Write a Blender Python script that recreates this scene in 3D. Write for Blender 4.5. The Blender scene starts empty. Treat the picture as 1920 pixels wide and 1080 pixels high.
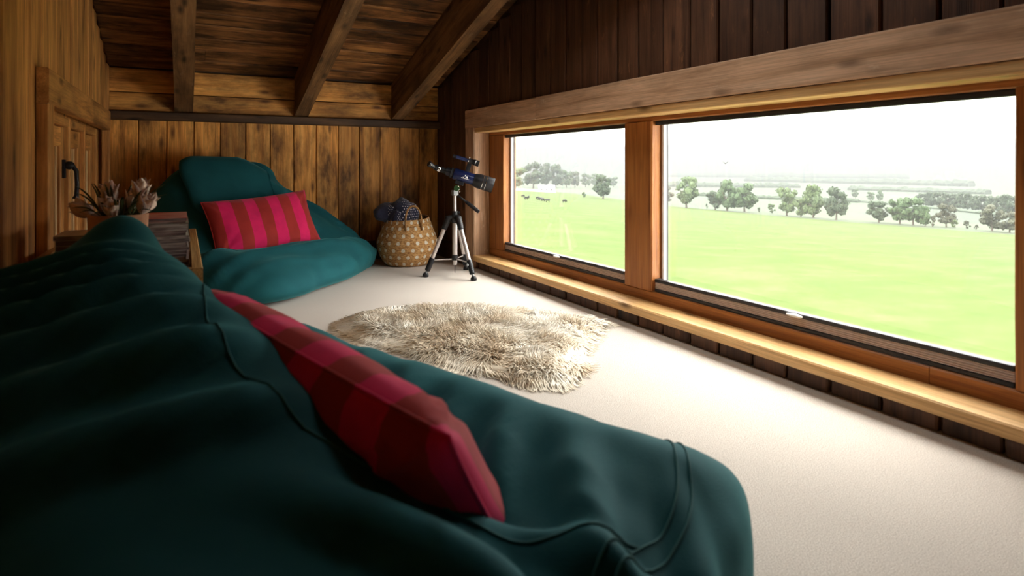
import bpy, bmesh, math, random
from mathutils import Vector, Matrix, noise
from mathutils.bvhtree import BVHTree

# ------------------------------------------------------------------ camera, sky, exposure
scene = bpy.context.scene
COL = scene.collection
EYE = 0.75
YAW = math.radians(28.6)
cam_d = bpy.data.cameras.new('camera')
cam = bpy.data.objects.new('camera', cam_d); COL.objects.link(cam)
cam.location = (0, 0, EYE)
cam.rotation_euler = (math.radians(90), 0, -YAW)
cam_d.sensor_width = 36; cam_d.lens = 36 * 1127 / 1920
cam_d.shift_y = -(540 - 308) / 1920
cam_d.clip_start = 0.02; cam_d.clip_end = 20000
cam_d.dof.use_dof = True; cam_d.dof.focus_distance = 4.4; cam_d.dof.aperture_fstop = 4.0
scene.camera = cam

world = bpy.data.worlds.new('overcast_sky'); scene.world = world
world.use_nodes = True
bg = world.node_tree.nodes['Background']
bg.inputs[0].default_value = (1.0, 0.975, 0.94, 1); bg.inputs[1].default_value = 12.0

scene.view_settings.view_transform = 'Standard'
scene.view_settings.look = 'None'
scene.view_settings.exposure = 0.5
scene.view_settings.gamma = 1.0
scene.view_settings.use_curve_mapping = False
scene.cycles.volume_bounces = 2
scene.cycles.max_bounces = 12
scene.cycles.diffuse_bounces = 6
scene.cycles.transparent_max_bounces = 16

def portal(name, y0, y1, z0, z1, x):
    l = bpy.data.lights.new(name, 'AREA'); l.shape = 'RECTANGLE'
    l.size = z1 - z0; l.size_y = y1 - y0; l.cycles.is_portal = True
    o = bpy.data.objects.new(name, l); COL.objects.link(o)
    o.location = (x, (y0 + y1) / 2, (z0 + z1) / 2)
    o.rotation_euler = (0, math.radians(90), 0)
    o['kind'] = 'helper'
portal('window_daylight', 0.5, 3.95, 0.05, 1.02, 2.17)
rl_ = bpy.data.lights.new('added_rooflight_portal', 'AREA'); rl_.shape = 'RECTANGLE'; rl_.size = .58; rl_.size_y = .74; rl_.cycles.is_portal = True  # sampling portal for the rooflight added as extra daylight
rlo = bpy.data.objects.new('added_rooflight_portal', rl_); COL.objects.link(rlo); rlo['kind'] = 'helper'
rlo.location = (1.145, 2.0, 2.36); rlo.rotation_euler = (math.radians(-16.6), 0, 0)

# ------------------------------------------------------------------ helpers
rnd = random.Random(7)
def lerp(a, b, t): return a + (b - a) * t

def link(o, parent=None):
    COL.objects.link(o)
    if parent is not None: o.parent = parent
    return o

def tag(o, label=None, cat=None, group=None, kind=None):
    if label: o['label'] = label
    if cat: o['category'] = cat
    if group: o['group'] = group
    if kind: o['kind'] = kind
    return o

def empty(name, loc=(0, 0, 0), rz=0, parent=None):
    o = bpy.data.objects.new(name, None); o.location = loc; o.rotation_euler = (0, 0, rz)
    o.empty_display_size = 0.1
    return link(o, parent)

class MB:
    def __init__(s): s.v = []; s.f = []; s.m = []; s.mi = 0
    def add(s, vs, fs, M=None):
        n = len(s.v)
        s.v += [tuple(M @ Vector(v)) for v in vs] if M is not None else [tuple(v) for v in vs]
        s.f += [tuple(i + n for i in f) for f in fs]; s.m += [s.mi] * len(fs)
        return s
    def box(s, x0, x1, y0, y1, z0, z1, M=None, c=0.0):
        if c <= 0:
            vs = [(x, y, z) for z in (z0, z1) for y in (y0, y1) for x in (x0, x1)]
            return s.add(vs, [(0, 2, 3, 1), (4, 5, 7, 6), (0, 1, 5, 4), (2, 6, 7, 3), (0, 4, 6, 2), (1, 3, 7, 5)], M)
        bm = bmesh.new(); bmesh.ops.create_cube(bm, size=1)
        for v in bm.verts:
            v.co = (lerp(x0, x1, v.co.x + .5), lerp(y0, y1, v.co.y + .5), lerp(z0, z1, v.co.z + .5))
        bmesh.ops.bevel(bm, geom=bm.edges[:], offset=c, segments=2, affect='EDGES', profile=0.6)
        return s.addbm(bm, M)
    def addbm(s, bm, M=None):
        bm.verts.index_update()
        vs = [v.co[:] for v in bm.verts]; fs = [[v.index for v in f.verts] for f in bm.faces]
        bm.free(); return s.add(vs, fs, M)
    def tube(s, pts, rs, n=12, cap=True, M=None):
        pts = [Vector(p) for p in pts]
        if not hasattr(rs, '__len__'): rs = [rs] * len(pts)
        vs = []; fs = []; up = None
        for i, p in enumerate(pts):
            t = (pts[min(i + 1, len(pts) - 1)] - pts[max(i - 1, 0)])
            t = t.normalized() if t.length > 1e-9 else Vector((0, 0, 1))
            if up is None:
                up = Vector((0, 0, 1)) if abs(t.z) < .9 else Vector((1, 0, 0))
            a = (up - t * up.dot(t)).normalized(); up = a; b = t.cross(a)
            for k in range(n):
                q = 2 * math.pi * k / n
                vs.append(p + (a * math.cos(q) + b * math.sin(q)) * rs[i])
        for i in range(len(pts) - 1):
            for k in range(n):
                fs.append((i * n + k, i * n + (k + 1) % n, (i + 1) * n + (k + 1) % n, (i + 1) * n + k))
        if cap:
            fs.append(tuple(range(n - 1, -1, -1))); fs.append(tuple((len(pts) - 1) * n + k for k in range(n)))
        return s.add(vs, fs, M)
    def lathe(s, prof, n=32, M=None, closed=False):
        vs = []; fs = []
        for r, z in prof:
            for k in range(n):
                q = 2 * math.pi * k / n; vs.append((r * math.cos(q), r * math.sin(q), z))
        for i in range(len(prof) - 1):
            for k in range(n):
                fs.append((i * n + k, i * n + (k + 1) % n, (i + 1) * n + (k + 1) % n, (i + 1) * n + k))
        return s.add(vs, fs, M)
    def ball(s, c, r, seg=12, M=None):
        bm = bmesh.new(); bmesh.ops.create_uvsphere(bm, u_segments=seg, v_segments=max(6, seg * 2 // 3), radius=1)
        if not hasattr(r, '__len__'): r = (r, r, r)
        for v in bm.verts: v.co = Vector((v.co.x * r[0] + c[0], v.co.y * r[1] + c[1], v.co.z * r[2] + c[2]))
        return s.addbm(bm, M)
    def mesh(s, name, mats, smooth=False, angle=None):
        me = bpy.data.meshes.new(name); me.from_pydata(s.v, [], s.f)
        for m in (mats if isinstance(mats, (list, tuple)) else [mats]): me.materials.append(m)
        me.polygons.foreach_set('material_index', s.m)
        if smooth: me.polygons.foreach_set('use_smooth', [True] * len(me.polygons))
        me.update()
        if smooth and angle: me.set_sharp_from_angle(angle=math.radians(angle))
        return me
    def obj(s, name, mats, parent=None, smooth=False, angle=None, M=None):
        o = bpy.data.objects.new(name, s.mesh(name, mats, smooth, angle))
        if M is not None: o.matrix_local = M
        return link(o, parent)

def frame(origin, ax, ay):
    ax = Vector(ax).normalized(); az = ax.cross(Vector(ay)).normalized(); ay = az.cross(ax)
    M = Matrix((ax, ay, az)).transposed().to_4x4(); M.translation = Vector(origin)
    return M

# ------------------------------------------------------------------ materials
def new_mat(name):
    m = bpy.data.materials.new(name); m.use_nodes = True
    nt = m.node_tree; return m, nt, nt.nodes['Principled BSDF']
def N(nt, t, **kw):
    n = nt.nodes.new(t)
    for k, v in kw.items():
        if hasattr(n, k): setattr(n, k, v)
        else: n.inputs[k.replace('_', ' ')].default_value = v
    return n
def L(nt, a, b): nt.links.new(a, b)
def rgba(c): return (c[0], c[1], c[2], 1)
def mixc(nt, fac, a, b, mode='MIX'):
    n = nt.nodes.new('ShaderNodeMix'); n.data_type = 'RGBA'; n.blend_type = mode
    for sock, val in ((n.inputs[0], fac), (n.inputs[6], a), (n.inputs[7], b)):
        if isinstance(val, bpy.types.NodeSocket): L(nt, val, sock)
        elif isinstance(val, (int, float)): sock.default_value = val
        else: sock.default_value = rgba(val)
    return n.outputs[2]
def ramp(nt, src, stops):
    n = nt.nodes.new('ShaderNodeValToRGB'); e = n.color_ramp.elements
    while len(e) < len(stops): e.new(0.5)
    for i, (p, c) in enumerate(stops):
        e[i].position = p; e[i].color = rgba(c) if hasattr(c, '__len__') else (c, c, c, 1)
    L(nt, src, n.inputs[0]); return n.outputs[0]
def math_n(nt, op, a, b=None, c=None):
    n = nt.nodes.new('ShaderNodeMath'); n.operation = op
    for i, val in enumerate((a, b, c)):
        if val is None: continue
        if isinstance(val, bpy.types.NodeSocket): L(nt, val, n.inputs[i])
        else: n.inputs[i].default_value = val
    return n.outputs[0]
def mapping(nt, scale, offset_random=True, coord='Object'):
    tc = nt.nodes.new('ShaderNodeTexCoord'); mp = nt.nodes.new('ShaderNodeMapping')
    L(nt, tc.outputs[coord], mp.inputs[0]); mp.inputs[3].default_value = scale
    if offset_random:
        oi = nt.nodes.new('ShaderNodeObjectInfo')
        cx = nt.nodes.new('ShaderNodeCombineXYZ')
        for i, k in enumerate((37.0, 91.0, 53.0)):
            L(nt, math_n(nt, 'MULTIPLY', oi.outputs['Random'], k), cx.inputs[i])
        L(nt, cx.outputs[0], mp.inputs[1])
    return mp.outputs[0]
def bump(nt, p, h, strength=.3, dist=.01):
    b = nt.nodes.new('ShaderNodeBump'); b.inputs['Strength'].default_value = strength; b.inputs['Distance'].default_value = dist
    L(nt, h, b.inputs['Height']); L(nt, b.outputs[0], p.inputs['Normal'])

def wood(name, light, mid, dark, stain=0.4, rough=.6, vary=.35, scratch=None, stain_lo=.42, stain_hi=.68, grain=1.0, knots=.8):
    """boards run along local X"""
    m, nt, p = new_mat(name)
    n1 = N(nt, 'ShaderNodeTexNoise', Scale=1.0, Detail=5.0, Roughness=.6, Distortion=.6); L(nt, mapping(nt, (1.3, 22 * grain, 22 * grain)), n1.inputs[0])
    base = ramp(nt, n1.outputs[0], [(.30, dark), (.46, mid), (.66, light)])
    n2 = N(nt, 'ShaderNodeTexNoise', Scale=1.0, Detail=3.0); L(nt, mapping(nt, (5, 230, 230)), n2.inputs[0])
    base = mixc(nt, .45, base, ramp(nt, n2.outputs[0], [(.3, .35), (.62, 1.0)]), 'MULTIPLY')
    # knots
    vo = N(nt, 'ShaderNodeTexVoronoi', Scale=1.0); L(nt, mapping(nt, (3.6, 11, 11)), vo.inputs[0])
    kn = ramp(nt, vo.outputs['Distance'], [(.06, 0.0), (.22, 1.0)])
    base = mixc(nt, knots, base, mixc(nt, kn, [c * .22 for c in dark], (1, 1, 1)), 'MULTIPLY')
    # dark stains
    n3 = N(nt, 'ShaderNodeTexNoise', Scale=1.0, Detail=6.0, Roughness=.65); L(nt, mapping(nt, (2.2, 6, 6)), n3.inputs[0])
    st = ramp(nt, n3.outputs[0], [(stain_lo, 0.0), (stain_hi, 1.0)])
    base = mixc(nt, math_n(nt, 'MULTIPLY', st, stain), base, [c * .25 for c in dark])
    if scratch:
        n4 = N(nt, 'ShaderNodeTexNoise', Scale=1.0, Detail=8.0, Roughness=.75); L(nt, mapping(nt, (6, 24, 24)), n4.inputs[0])
        base = mixc(nt, ramp(nt, n4.outputs[0], [(.60, 0.0), (.74, .8)]), base, scratch)
    oi = nt.nodes.new('ShaderNodeObjectInfo')
    val = math_n(nt, 'MULTIPLY_ADD', oi.outputs['Random'], vary, 1 - vary * .6)
    hs = nt.nodes.new('ShaderNodeHueSaturation'); L(nt, val, hs.inputs['Value']); L(nt, base, hs.inputs['Color'])
    L(nt, hs.outputs[0], p.inputs['Base Color'])
    p.inputs['Roughness'].default_value = rough
    p.inputs['Specular IOR Level'].default_value = .3
    bump(nt, p, n2.outputs[0], .35, .004)
    return m

def plain(name, col, rough=.5, metal=0.0, nscale=40, namt=.15, bumpamt=0.0, spec=.4, sheen=0.0):
    m, nt, p = new_mat(name)
    n = N(nt, 'ShaderNodeTexNoise', Scale=nscale, Detail=3.0); L(nt, mapping(nt, (1, 1, 1), False), n.inputs[0])
    L(nt, mixc(nt, n.outputs[0], [c * (1 - namt) for c in col], [min(1, c * (1 + namt)) for c in col]), p.inputs['Base Color'])
    p.inputs['Roughness'].default_value = rough; p.inputs['Metallic'].default_value = metal
    p.inputs['Specular IOR Level'].default_value = spec
    if sheen: p.inputs['Sheen Weight'].default_value = sheen
    if bumpamt: bump(nt, p, n.outputs[0], bumpamt, .004)
    return m

M_BACK = wood('pine_boards', (1.0, .50, .125), (.86, .37, .075), (.36, .135, .028), stain=.9, vary=.5, stain_lo=.43, stain_hi=.66)
M_LEFT = wood('pine_wall_boards', (.90, .43, .12), (.70, .30, .078), (.34, .13, .032), stain=.6, vary=.3)
M_DARK = wood('dark_stained_boards', (.19, .088, .046), (.13, .06, .032), (.065, .03, .017), stain=.5, vary=.5, rough=.5, scratch=(.38, .17, .07))
M_CEIL = wood('smoked_ceiling_boards', (.52, .23, .07), (.30, .125, .04), (.09, .035, .012), stain=.9, vary=.6, stain_lo=.40, stain_hi=.6)
M_RAFT = wood('rafter_timber', (.30, .155, .06), (.20, .10, .038), (.075, .036, .016), stain=.7, vary=.2, scratch=(.34, .23, .14))
M_CASE = wood('reclaimed_casing', (.86, .57, .37), (.74, .46, .28), (.44, .25, .13), stain=.45, vary=.12, scratch=(.92, .76, .56), knots=.6)
M_FRAME = wood('oiled_hardwood', (.50, .20, .05), (.40, .145, .034), (.26, .085, .02), stain=.12, vary=.12, rough=.42, knots=.25, grain=1.6)
M_SILL = wood('pine_sill', (.84, .53, .24), (.74, .43, .17), (.50, .26, .08), stain=.12, vary=.08, rough=.45)
M_CRATE = wood('crate_pine', (.60, .36, .13), (.50, .27, .085), (.30, .14, .04), stain=.15, vary=.15)
M_LEDGE = wood('ledge_timber', (.13, .065, .027), (.085, .042, .018), (.04, .02, .01), stain=.6, vary=.1)

M_BLACK = plain('black_plastic', (.012, .012, .014), .38)
M_IRON = plain('black_iron', (.01, .01, .011), .45)
M_ALU = plain('champagne_aluminium', (.62, .56, .53), .32, .55)
M_CHROME = plain('chrome', (.75, .75, .75), .18, 1.0)
M_BLUE = plain('navy_enamel', (.010, .018, .075), .25, .1, spec=.6)
M_GREEN = plain('green_plastic', (.02, .06, .018), .4)
M_GREY = plain('grey_plastic', (.28, .29, .29), .45)
M_WHITE = plain('white_plastic', (.85, .84, .82), .4)
M_BEAD = plain('pale_bead', (.62, .56, .52), .5)
M_SEAL = plain('dark_gasket', (.02, .018, .02), .5)
M_PLEAT = plain('taupe_pleat_cloth', (.66, .55, .49), .8)
M_SOIL = plain('soil', (.03, .02, .012), .95, bumpamt=.6)

def carpet():
    m, nt, p = new_mat('cream_carpet')
    n = N(nt, 'ShaderNodeTexNoise', Scale=380.0, Detail=2.0); L(nt, mapping(nt, (1, 1, 1), False), n.inputs[0])
    n2 = N(nt, 'ShaderNodeTexNoise', Scale=2.2, Detail=3.0); L(nt, mapping(nt, (1, 1, 1), False), n2.inputs[0])
    c = ramp(nt, n.outputs[0], [(.30, (.46, .39, .325)), (.60, (.74, .66, .58))])
    c = mixc(nt, .18, c, ramp(nt, n2.outputs[0], [(.35, .6), (.65, 1.0)]), 'MULTIPLY')
    L(nt, c, p.inputs['Base Color']); p.inputs['Roughness'].default_value = .95
    p.inputs['Specular IOR Level'].default_value = .1; p.inputs['Sheen Weight'].default_value = .15
    bump(nt, p, n.outputs[0], .6, .004); return m
M_CARPET = carpet()

def teal():
    m, nt, p = new_mat('teal_cotton')
    n = N(nt, 'ShaderNodeTexNoise', Scale=6.0, Detail=4.0); L(nt, mapping(nt, (1, 1, 1), False), n.inputs[0])
    w = N(nt, 'ShaderNodeTexNoise', Scale=420.0, Detail=1.0); L(nt, mapping(nt, (1, 1, 1), False), w.inputs[0])
    c = ramp(nt, n.outputs[0], [(.3, (.008, .076, .088)), (.7, (.012, .105, .118))])
    L(nt, c, p.inputs['Base Color']); p.inputs['Roughness'].default_value = .8
    p.inputs['Specular IOR Level'].default_value = .15
    p.inputs['Sheen Weight'].default_value = .25; p.inputs['Sheen Tint'].default_value = (.25, .8, .8, 1); p.inputs['Sheen Roughness'].default_value = .4
    bump(nt, p, w.outputs[0], .25, .002); return m
M_TEAL = teal()
M_SEAM = plain('teal_thread', (.02, .13, .13), .8)

def stripes():
    m, nt, p = new_mat('striped_velvet')
    tc = nt.nodes.new('ShaderNodeTexCoord'); sx = nt.nodes.new('ShaderNodeSeparateXYZ'); L(nt, tc.outputs['Object'], sx.inputs[0])
    f = math_n(nt, 'FRACT', math_n(nt, 'MULTIPLY_ADD', sx.outputs[0], 1 / .145, 10.28))
    g = math_n(nt, 'GREATER_THAN', f, .5)
    c = mixc(nt, g, (.42, .035, .028), (.80, .018, .13))
    n = N(nt, 'ShaderNodeTexNoise', Scale=14.0, Detail=4.0); L(nt, mapping(nt, (1, 1, 1), False), n.inputs[0])
    c = mixc(nt, .4, c, ramp(nt, n.outputs[0], [(.3, .6), (.6, 1.0)]), 'MULTIPLY')
    L(nt, c, p.inputs['Base Color']); p.inputs['Roughness'].default_value = .7
    p.inputs['Sheen Weight'].default_value = .5; p.inputs['Sheen Tint'].default_value = (1, .35, .4, 1); p.inputs['Specular IOR Level'].default_value = .1
    return m
M_STRIPE = stripes()

def glass():
    m = bpy.data.materials.new('window_glass'); m.use_nodes = True; nt = m.node_tree
    out = nt.nodes['Material Output']; nt.nodes.remove(nt.nodes['Principled BSDF'])
    t = nt.nodes.new('ShaderNodeBsdfTransparent'); t.inputs[0].default_value = (.97, .985, .98, 1)
    g = nt.nodes.new('ShaderNodeBsdfGlossy'); g.inputs['Roughness'].default_value = .01
    fr = nt.nodes.new('ShaderNodeFresnel'); ge = nt.nodes.new('ShaderNodeNewGeometry')
    L(nt, math_n(nt, 'MULTIPLY_ADD', ge.outputs['Backfacing'], 1 / 1.45 - 1.45, 1.45), fr.inputs[0])
    mx = nt.nodes.new('ShaderNodeMixShader'); L(nt, fr.outputs[0], mx.inputs[0]); L(nt, t.outputs[0], mx.inputs[1]); L(nt, g.outputs[0], mx.inputs[2])
    L(nt, mx.outputs[0], out.inputs[0]); return m
M_GLASS = glass()

# ------------------------------------------------------------------ room dimensions
XL, XR, YB, YN = -0.43, 1.85, 4.68, -1.3
CZ0, CS = 1.39, 0.298                      # ceiling height at the back wall and its slope
def ceil_z(y): return CZ0 + (YB - y) * CS
LEDGE0, LEDGE1 = 1.04, 1.10

def plank(parent, mat, ln, w, t, M, name='plank', jit=.0025, c=.004, seg=4):
    """front face at local z=0, length along x"""
    vs = []; fs = []
    for i in range(seg + 1):
        x = lerp(-ln / 2, ln / 2, i / seg)
        e0, e1 = (rnd.uniform(-jit, 0), rnd.uniform(0, jit)) if 1 else (0, 0)
        a, b = -w / 2 - e0, w / 2 - e1
        vs += [(x, a, -t), (x, a, -c), (x, a + c, 0), (x, b - c, 0), (x, b, -c), (x, b, -t)]
    for i in range(seg):
        for k in range(6):
            fs.append((i * 6 + k, (i + 1) * 6 + k, (i + 1) * 6 + (k + 1) % 6, i * 6 + (k + 1) % 6))
    fs.append((0, 1, 2, 3, 4, 5)); n = seg * 6; fs.append((n + 5, n + 4, n + 3, n + 2, n + 1, n))
    return MB().add(vs, fs).obj(name, mat, parent, M=M)

def struct(o): o['kind'] = 'structure'; return o

# floor
struct(MB().box(XL - .2, XR + .3, YN - .2, YB + .2, -.12, 0).obj('floor', M_CARPET))

# back wall
wb = struct(MB().box(XL - .2, XR + .3, YB + .022, YB + .2, 0, CZ0 + .25).obj('wall_back', M_LEDGE))
n = 14; w = (XR - XL) / n
for i in range(n):
    x = XL + (i + .5) * w; pr = rnd.uniform(-.003, .006)
    plank(wb, M_BACK, LEDGE0 + .01, w - .002, .02, frame((x, YB - pr, (LEDGE0 + .01) / 2), (0, 0, 1), (-1, 0, 0)))
for z0, z1 in ((LEDGE1, LEDGE1 + .125), (LEDGE1 + .125, CZ0 - .004)):
    plank(wb, M_BACK, XR - XL - .004, z1 - z0 - .003, .02, frame(((XL + XR) / 2, YB, (z0 + z1) / 2), (1, 0, 0), (0, 0, 1)))
led = struct(empty('trim_1'))
plank(led, M_LEDGE, XR - XL - .004, LEDGE1 - LEDGE0, .075, frame(((XL + XR) / 2, YB - .055, (LEDGE0 + LEDGE1) / 2), (1, 0, 0), (0, 0, 1)), name='ledge_board', c=.006)

# ceiling
cl = math.sqrt(1 + CS * CS); sdir = Vector((0, -1, CS)).normalized(); cnorm = Vector((0, -CS, -1)).normalized()
def cpt(x, s, off=0): return Vector((x, YB, CZ0)) + sdir * s + cnorm * off
mbc = MB(); tot = (YB - YN + .2) * cl
SX0, SX1, SS0, SS1 = .86, 1.43, (YB - 2.35) * cl, (YB - 1.65) * cl        # opening for an added rooflight, unseen overhead, that brightens the room
def sheet(m, x0, x1, s0, s1, o0, o1):
    q = [cpt(x0, s0, o0), cpt(x1, s0, o0), cpt(x1, s1, o0), cpt(x0, s1, o0)]; q2 = [p + cnorm * (o1 - o0) for p in q]
    m.add(q + q2, [(0, 1, 2, 3), (7, 6, 5, 4), (0, 4, 5, 1), (1, 5, 6, 2), (2, 6, 7, 3), (3, 7, 4, 0)]); return m
for a in ((XL - .2, XR + .3, -.25, SS0), (XL - .2, XR + .3, SS1, tot), (XL - .2, SX0, SS0, SS1), (SX1, XR + .3, SS0, SS1)):
    sheet(mbc, *a, -.022, -.122)
w3 = struct(empty('added_rooflight'))  # made-up rooflight, put in out of view to lift the far end
for a in ((SX0, SX1, SS0, SS0 + .03), (SX0, SX1, SS1 - .03, SS1), (SX0, SX0 + .03, SS0 + .03, SS1 - .03), (SX1 - .03, SX1, SS0 + .03, SS1 - .03)):
    sheet(MB(), *a, .005, -.14).obj('added_rooflight_frame', M_FRAME, w3)
sheet(MB(), SX0 + .03, SX1 - .03, SS0 + .03, SS1 - .03, -.10, -.106).obj('pane', M_GLASS, w3)
ce = struct(mbc.obj('ceiling', M_CEIL))
s = .003
while s < 3.6:
    wd = rnd.uniform(.125, .175); split = rnd.choice([.12, .78, 1.5])
    for a, b in (((XL, split), (split, XR)) if s + wd < SS0 or s > SS1 else ((XL, SX0), (SX1, XR))):
        plank(ce, M_CEIL, b - a - .003, wd - .004, .02, frame(cpt((a + b) / 2, s + wd / 2, rnd.uniform(-.004, .003)), (1, 0, 0), sdir), jit=.004)
    s += wd
for x0, x1 in ((-.058, .052), (.715, .812), (1.452, 1.548)):
    # rafter: vertical depth ~0.28 below the boards
    ln = 5.9; xm = (x0 + x1) / 2; dz = .285 / cl
    a = Vector((xm, YB - .004, 0)); o0 = Vector((xm, YB - .006, ceil_z(YB) - .288 + .0))
    vs = []; fs = []; sg = 10
    for i in range(sg + 1):
        t = i / sg * ln
        y = YB - .004 - t / cl
        for xx, zz in ((x0, ceil_z(y) - .286), (x1, ceil_z(y) - .286), (x1, ceil_z(y) - .003), (x0, ceil_z(y) - .003)):
            jx = rnd.uniform(-.004, .004) if 0 < i < sg else 0
            vs.append((t - ln / 2, xx - xm + jx, (zz - (ceil_z(y) - .145)) + (rnd.uniform(-.003, .003) if 0 < i < sg else 0)))
    for i in range(sg):
        for k in range(4): fs.append((i * 4 + k, i * 4 + (k + 1) % 4, (i + 1) * 4 + (k + 1) % 4, (i + 1) * 4 + k))
    fs += [(3, 2, 1, 0), tuple(sg * 4 + k for k in range(4))]
    # shear (x along slope) expressed as explicit coordinates
    M = Matrix.Identity(4)
    vv = []
    ymid = YB - .004 - ln / 2 / cl
    for v in vs: vv.append(v)
    MM = frame((xm, ymid, ceil_z(ymid) - .145), sdir, (1, 0, 0))
    # cross-section stays plumb: convert the vertical offset into the tilted frame
    up = Vector((0, 0, 1)); inv = MM.to_3x3().inverted()
    loc = []
    for (t, yy, zz) in vs:
        wv = sdir * t + Vector((1, 0, 0)) * yy + up * zz
        loc.append(inv @ wv)
    MB().add(loc, fs).obj('rafter', M_RAFT, ce, M=MM)

# ------------------------------------------------------------------ right (gable) wall with the long window
WY0, WY1, WZ0, WZ1 = .57, 3.93, .058, 1.013       # lining opening
CAS = .15
wr = MB()
X1, X2 = XR + .022, XR + .30
ctop = ceil_z(YN) + .1
wr.box(X1, X2, YN - .2, WY0 - .03, 0, ctop).box(X1, X2, WY1 + .03, YB + .2, 0, ctop)
wr.box(X1, X2, WY0 - .03, WY1 + .03, 0, WZ0 - .004).box(X1, X2, WY0 - .03, WY1 + .03, WZ1 + .03, ctop)
wr = struct(wr.obj('wall_right', M_DARK))
y = YB
while y > YN:
    wd = rnd.uniform(.145, .168); yc = y - wd / 2
    zt = ceil_z(yc + wd / 2) - .004
    pr = rnd.uniform(-.004, .004)
    def vert(z0, z1):
        plank(wr, M_DARK, z1 - z0, wd - .005, .02, frame((XR - pr, yc, (z0 + z1) / 2), (0, 0, 1), (0, 1, 0)), jit=.0035, c=.005)
    if yc > WY1 + CAS * .6 or yc < WY0 - CAS * .6: vert(0.002, zt)
    else:
        vert(WZ1 + .13, zt); vert(.002, WZ0 - .004)
    y -= wd
bb = struct(empty('baseboard_right'))
plank(bb, M_LEDGE, YB - 4.09, .15, .016, frame((XR - .022, (YB + 4.09) / 2, .078), (0, -1, 0), (0, 0, 1)), name='board')
bb2 = struct(empty('baseboard_back'))
plank(bb2, M_LEDGE, .75, .15, .016, frame((XR - .40, YB - .024, .078), (1, 0, 0), (0, 0, 1)), name='board')

# window 1
win = struct(empty('window_1'))
XC = XR - .022; XF = 1.956; XG = 2.03
def vboard(name, mat, y0, y1, z0, z1, xf, t, vert=False, **k):
    c = (xf, (y0 + y1) / 2, (z0 + z1) / 2)
    if vert: return plank(win, mat, z1 - z0, y1 - y0, t, frame(c, (0, 0, 1), (0, 1, 0)), name=name, **k)
    return plank(win, mat, y1 - y0, z1 - z0, t, frame(c, (0, -1, 0), (0, 0, 1)), name=name, **k)
vboard('casing_board', M_CASE, 3.06, WY1 + CAS, WZ1, WZ1 + .136, XC, .022)
vboard('casing_board', M_CASE, WY0 - CAS, 3.058, WZ1, WZ1 + .136, XC - .001, .023, seg=10)
vboard('casing_board', M_CASE, WY1, WY1 + CAS, .0, WZ1, XC, .022, vert=True)
vboard('casing_board', M_CASE, WY0 - CAS, WY0, .0, WZ1, XC, .022, vert=True)
# lining boards (head, two sides) and the sill
plank(win, M_SILL, WY1 - WY0, XF - .001 - XC - .006, .034, frame(((XC + .006 + XF - .001) / 2, (WY0 + WY1) / 2, WZ1 - .036), (0, 1, 0), (1, 0, 0)), name='head_lining')
plank(win, M_CASE, WZ1 - WZ0, XF - .001 - XC - .002, .03, frame(((XC + .002 + XF - .001) / 2, WY1 - .002, (WZ0 + WZ1) / 2), (0, 0, 1), (-1, 0, 0)), name='side_lining')
plank(win, M_CASE, WZ1 - WZ0, XF - .001 - XC - .002, .03, frame(((XC + .002 + XF - .001) / 2, WY0 + .002, (WZ0 + WZ1) / 2), (0, 0, 1), (1, 0, 0)), name='side_lining')
plank(win, M_SILL, WY1 - WY0 + .0, XF - .001 - (XC - .008), .037, frame(((XC - .008 + XF - .001) / 2, (WY0 + WY1) / 2, WZ0 + .037), (0, -1, 0), (1, 0, 0)), name='sill_board', c=.005, seg=8)
# frame
vboard('frame_rail', M_FRAME, WY0 - .028, .98, WZ0 + .001, .145, XF, .1); vboard('frame_rail', M_FRAME, .982, WY1 + .028, WZ0 + .001, .145, XF, .1)
vboard('frame_rail', M_FRAME, WY0 - .028, WY1 + .028, .955, WZ1 + .028, XF, .1)
vboard('frame_stile', M_FRAME, 3.715, WY1 + .028, .145, .955, XF, .1, vert=True)
vboard('frame_stile', M_FRAME, WY0 - .028, .772, .145, .955, XF, .1, vert=True)
vboard('mullion', M_FRAME, 2.19, 2.395, .145, .955, XF - .006, .1, vert=True, c=.006)
for y0, y1 in ((2.395, 3.715), (.772, 2.19)):
    for yy in (y0 + .009, y1 - .009):
        vboard('glazing_bead', M_BEAD, yy - .009, yy + .009, .145, .955, XG - .022, .02, vert=True)
        vboard('gasket', M_SEAL, yy - .009, yy + .009, .145, .955, XG - .002, .01, vert=True, c=.002)
    MB().box(XG, XG + .006, y0 + .002, y1 - .002, .147, .953).obj('pane', M_GLASS, win)

# blinds
def blind(y0, y1, tab, label):
    r = empty('pleated_blind', (1.982, (y0 + y1) / 2, .145)); h = (y1 - y0) / 2 - .003
    tag(r, label, 'blind', 'pleated blinds let down to the bottom of the window')
    MB().box(-.016, .016, -h, h, .0, .013, c=.003).obj('bottom_rail', M_SEAL, r)
    MB().box(-.016, .016, -h, h, .044, .060, c=.003).obj('top_rail', M_SEAL, r)
    MB().box(-.012, .012, -h, h, .7905, .8095, c=.003).obj('head_rail', M_SEAL, r)
    m = MB(); pts = []; k = 9
    for i in range(k + 1):
        pts.append((-.015 if i % 2 else -.008, .013 + .031 * i / k))
    vs = [(x, yy, z) for yy in (-h, h) for x, z in pts] + [(.012, yy, z) for yy in (-h, h) for x, z in pts]
    fs = [(i, i + 1, k + 1 + i + 1, k + 1 + i) for i in range(k)]
    o2 = 2 * (k + 1); fs += [(o2 + i + 1, o2 + i, o2 + k + 1 + i, o2 + k + 2 + i) for i in range(k)]
    for e in (0, k + 1): fs += [(e + i, o2 + e + i, o2 + e + i + 1, e + i + 1) for i in range(k)]
    m.add(vs, fs).obj('pleats', M_PLEAT, r)
    b = MB(); b.ball((-.024, tab, .052), (.012, .034, .007), 16); b.obj('pull_tab', M_WHITE, r, smooth=True)
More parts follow.
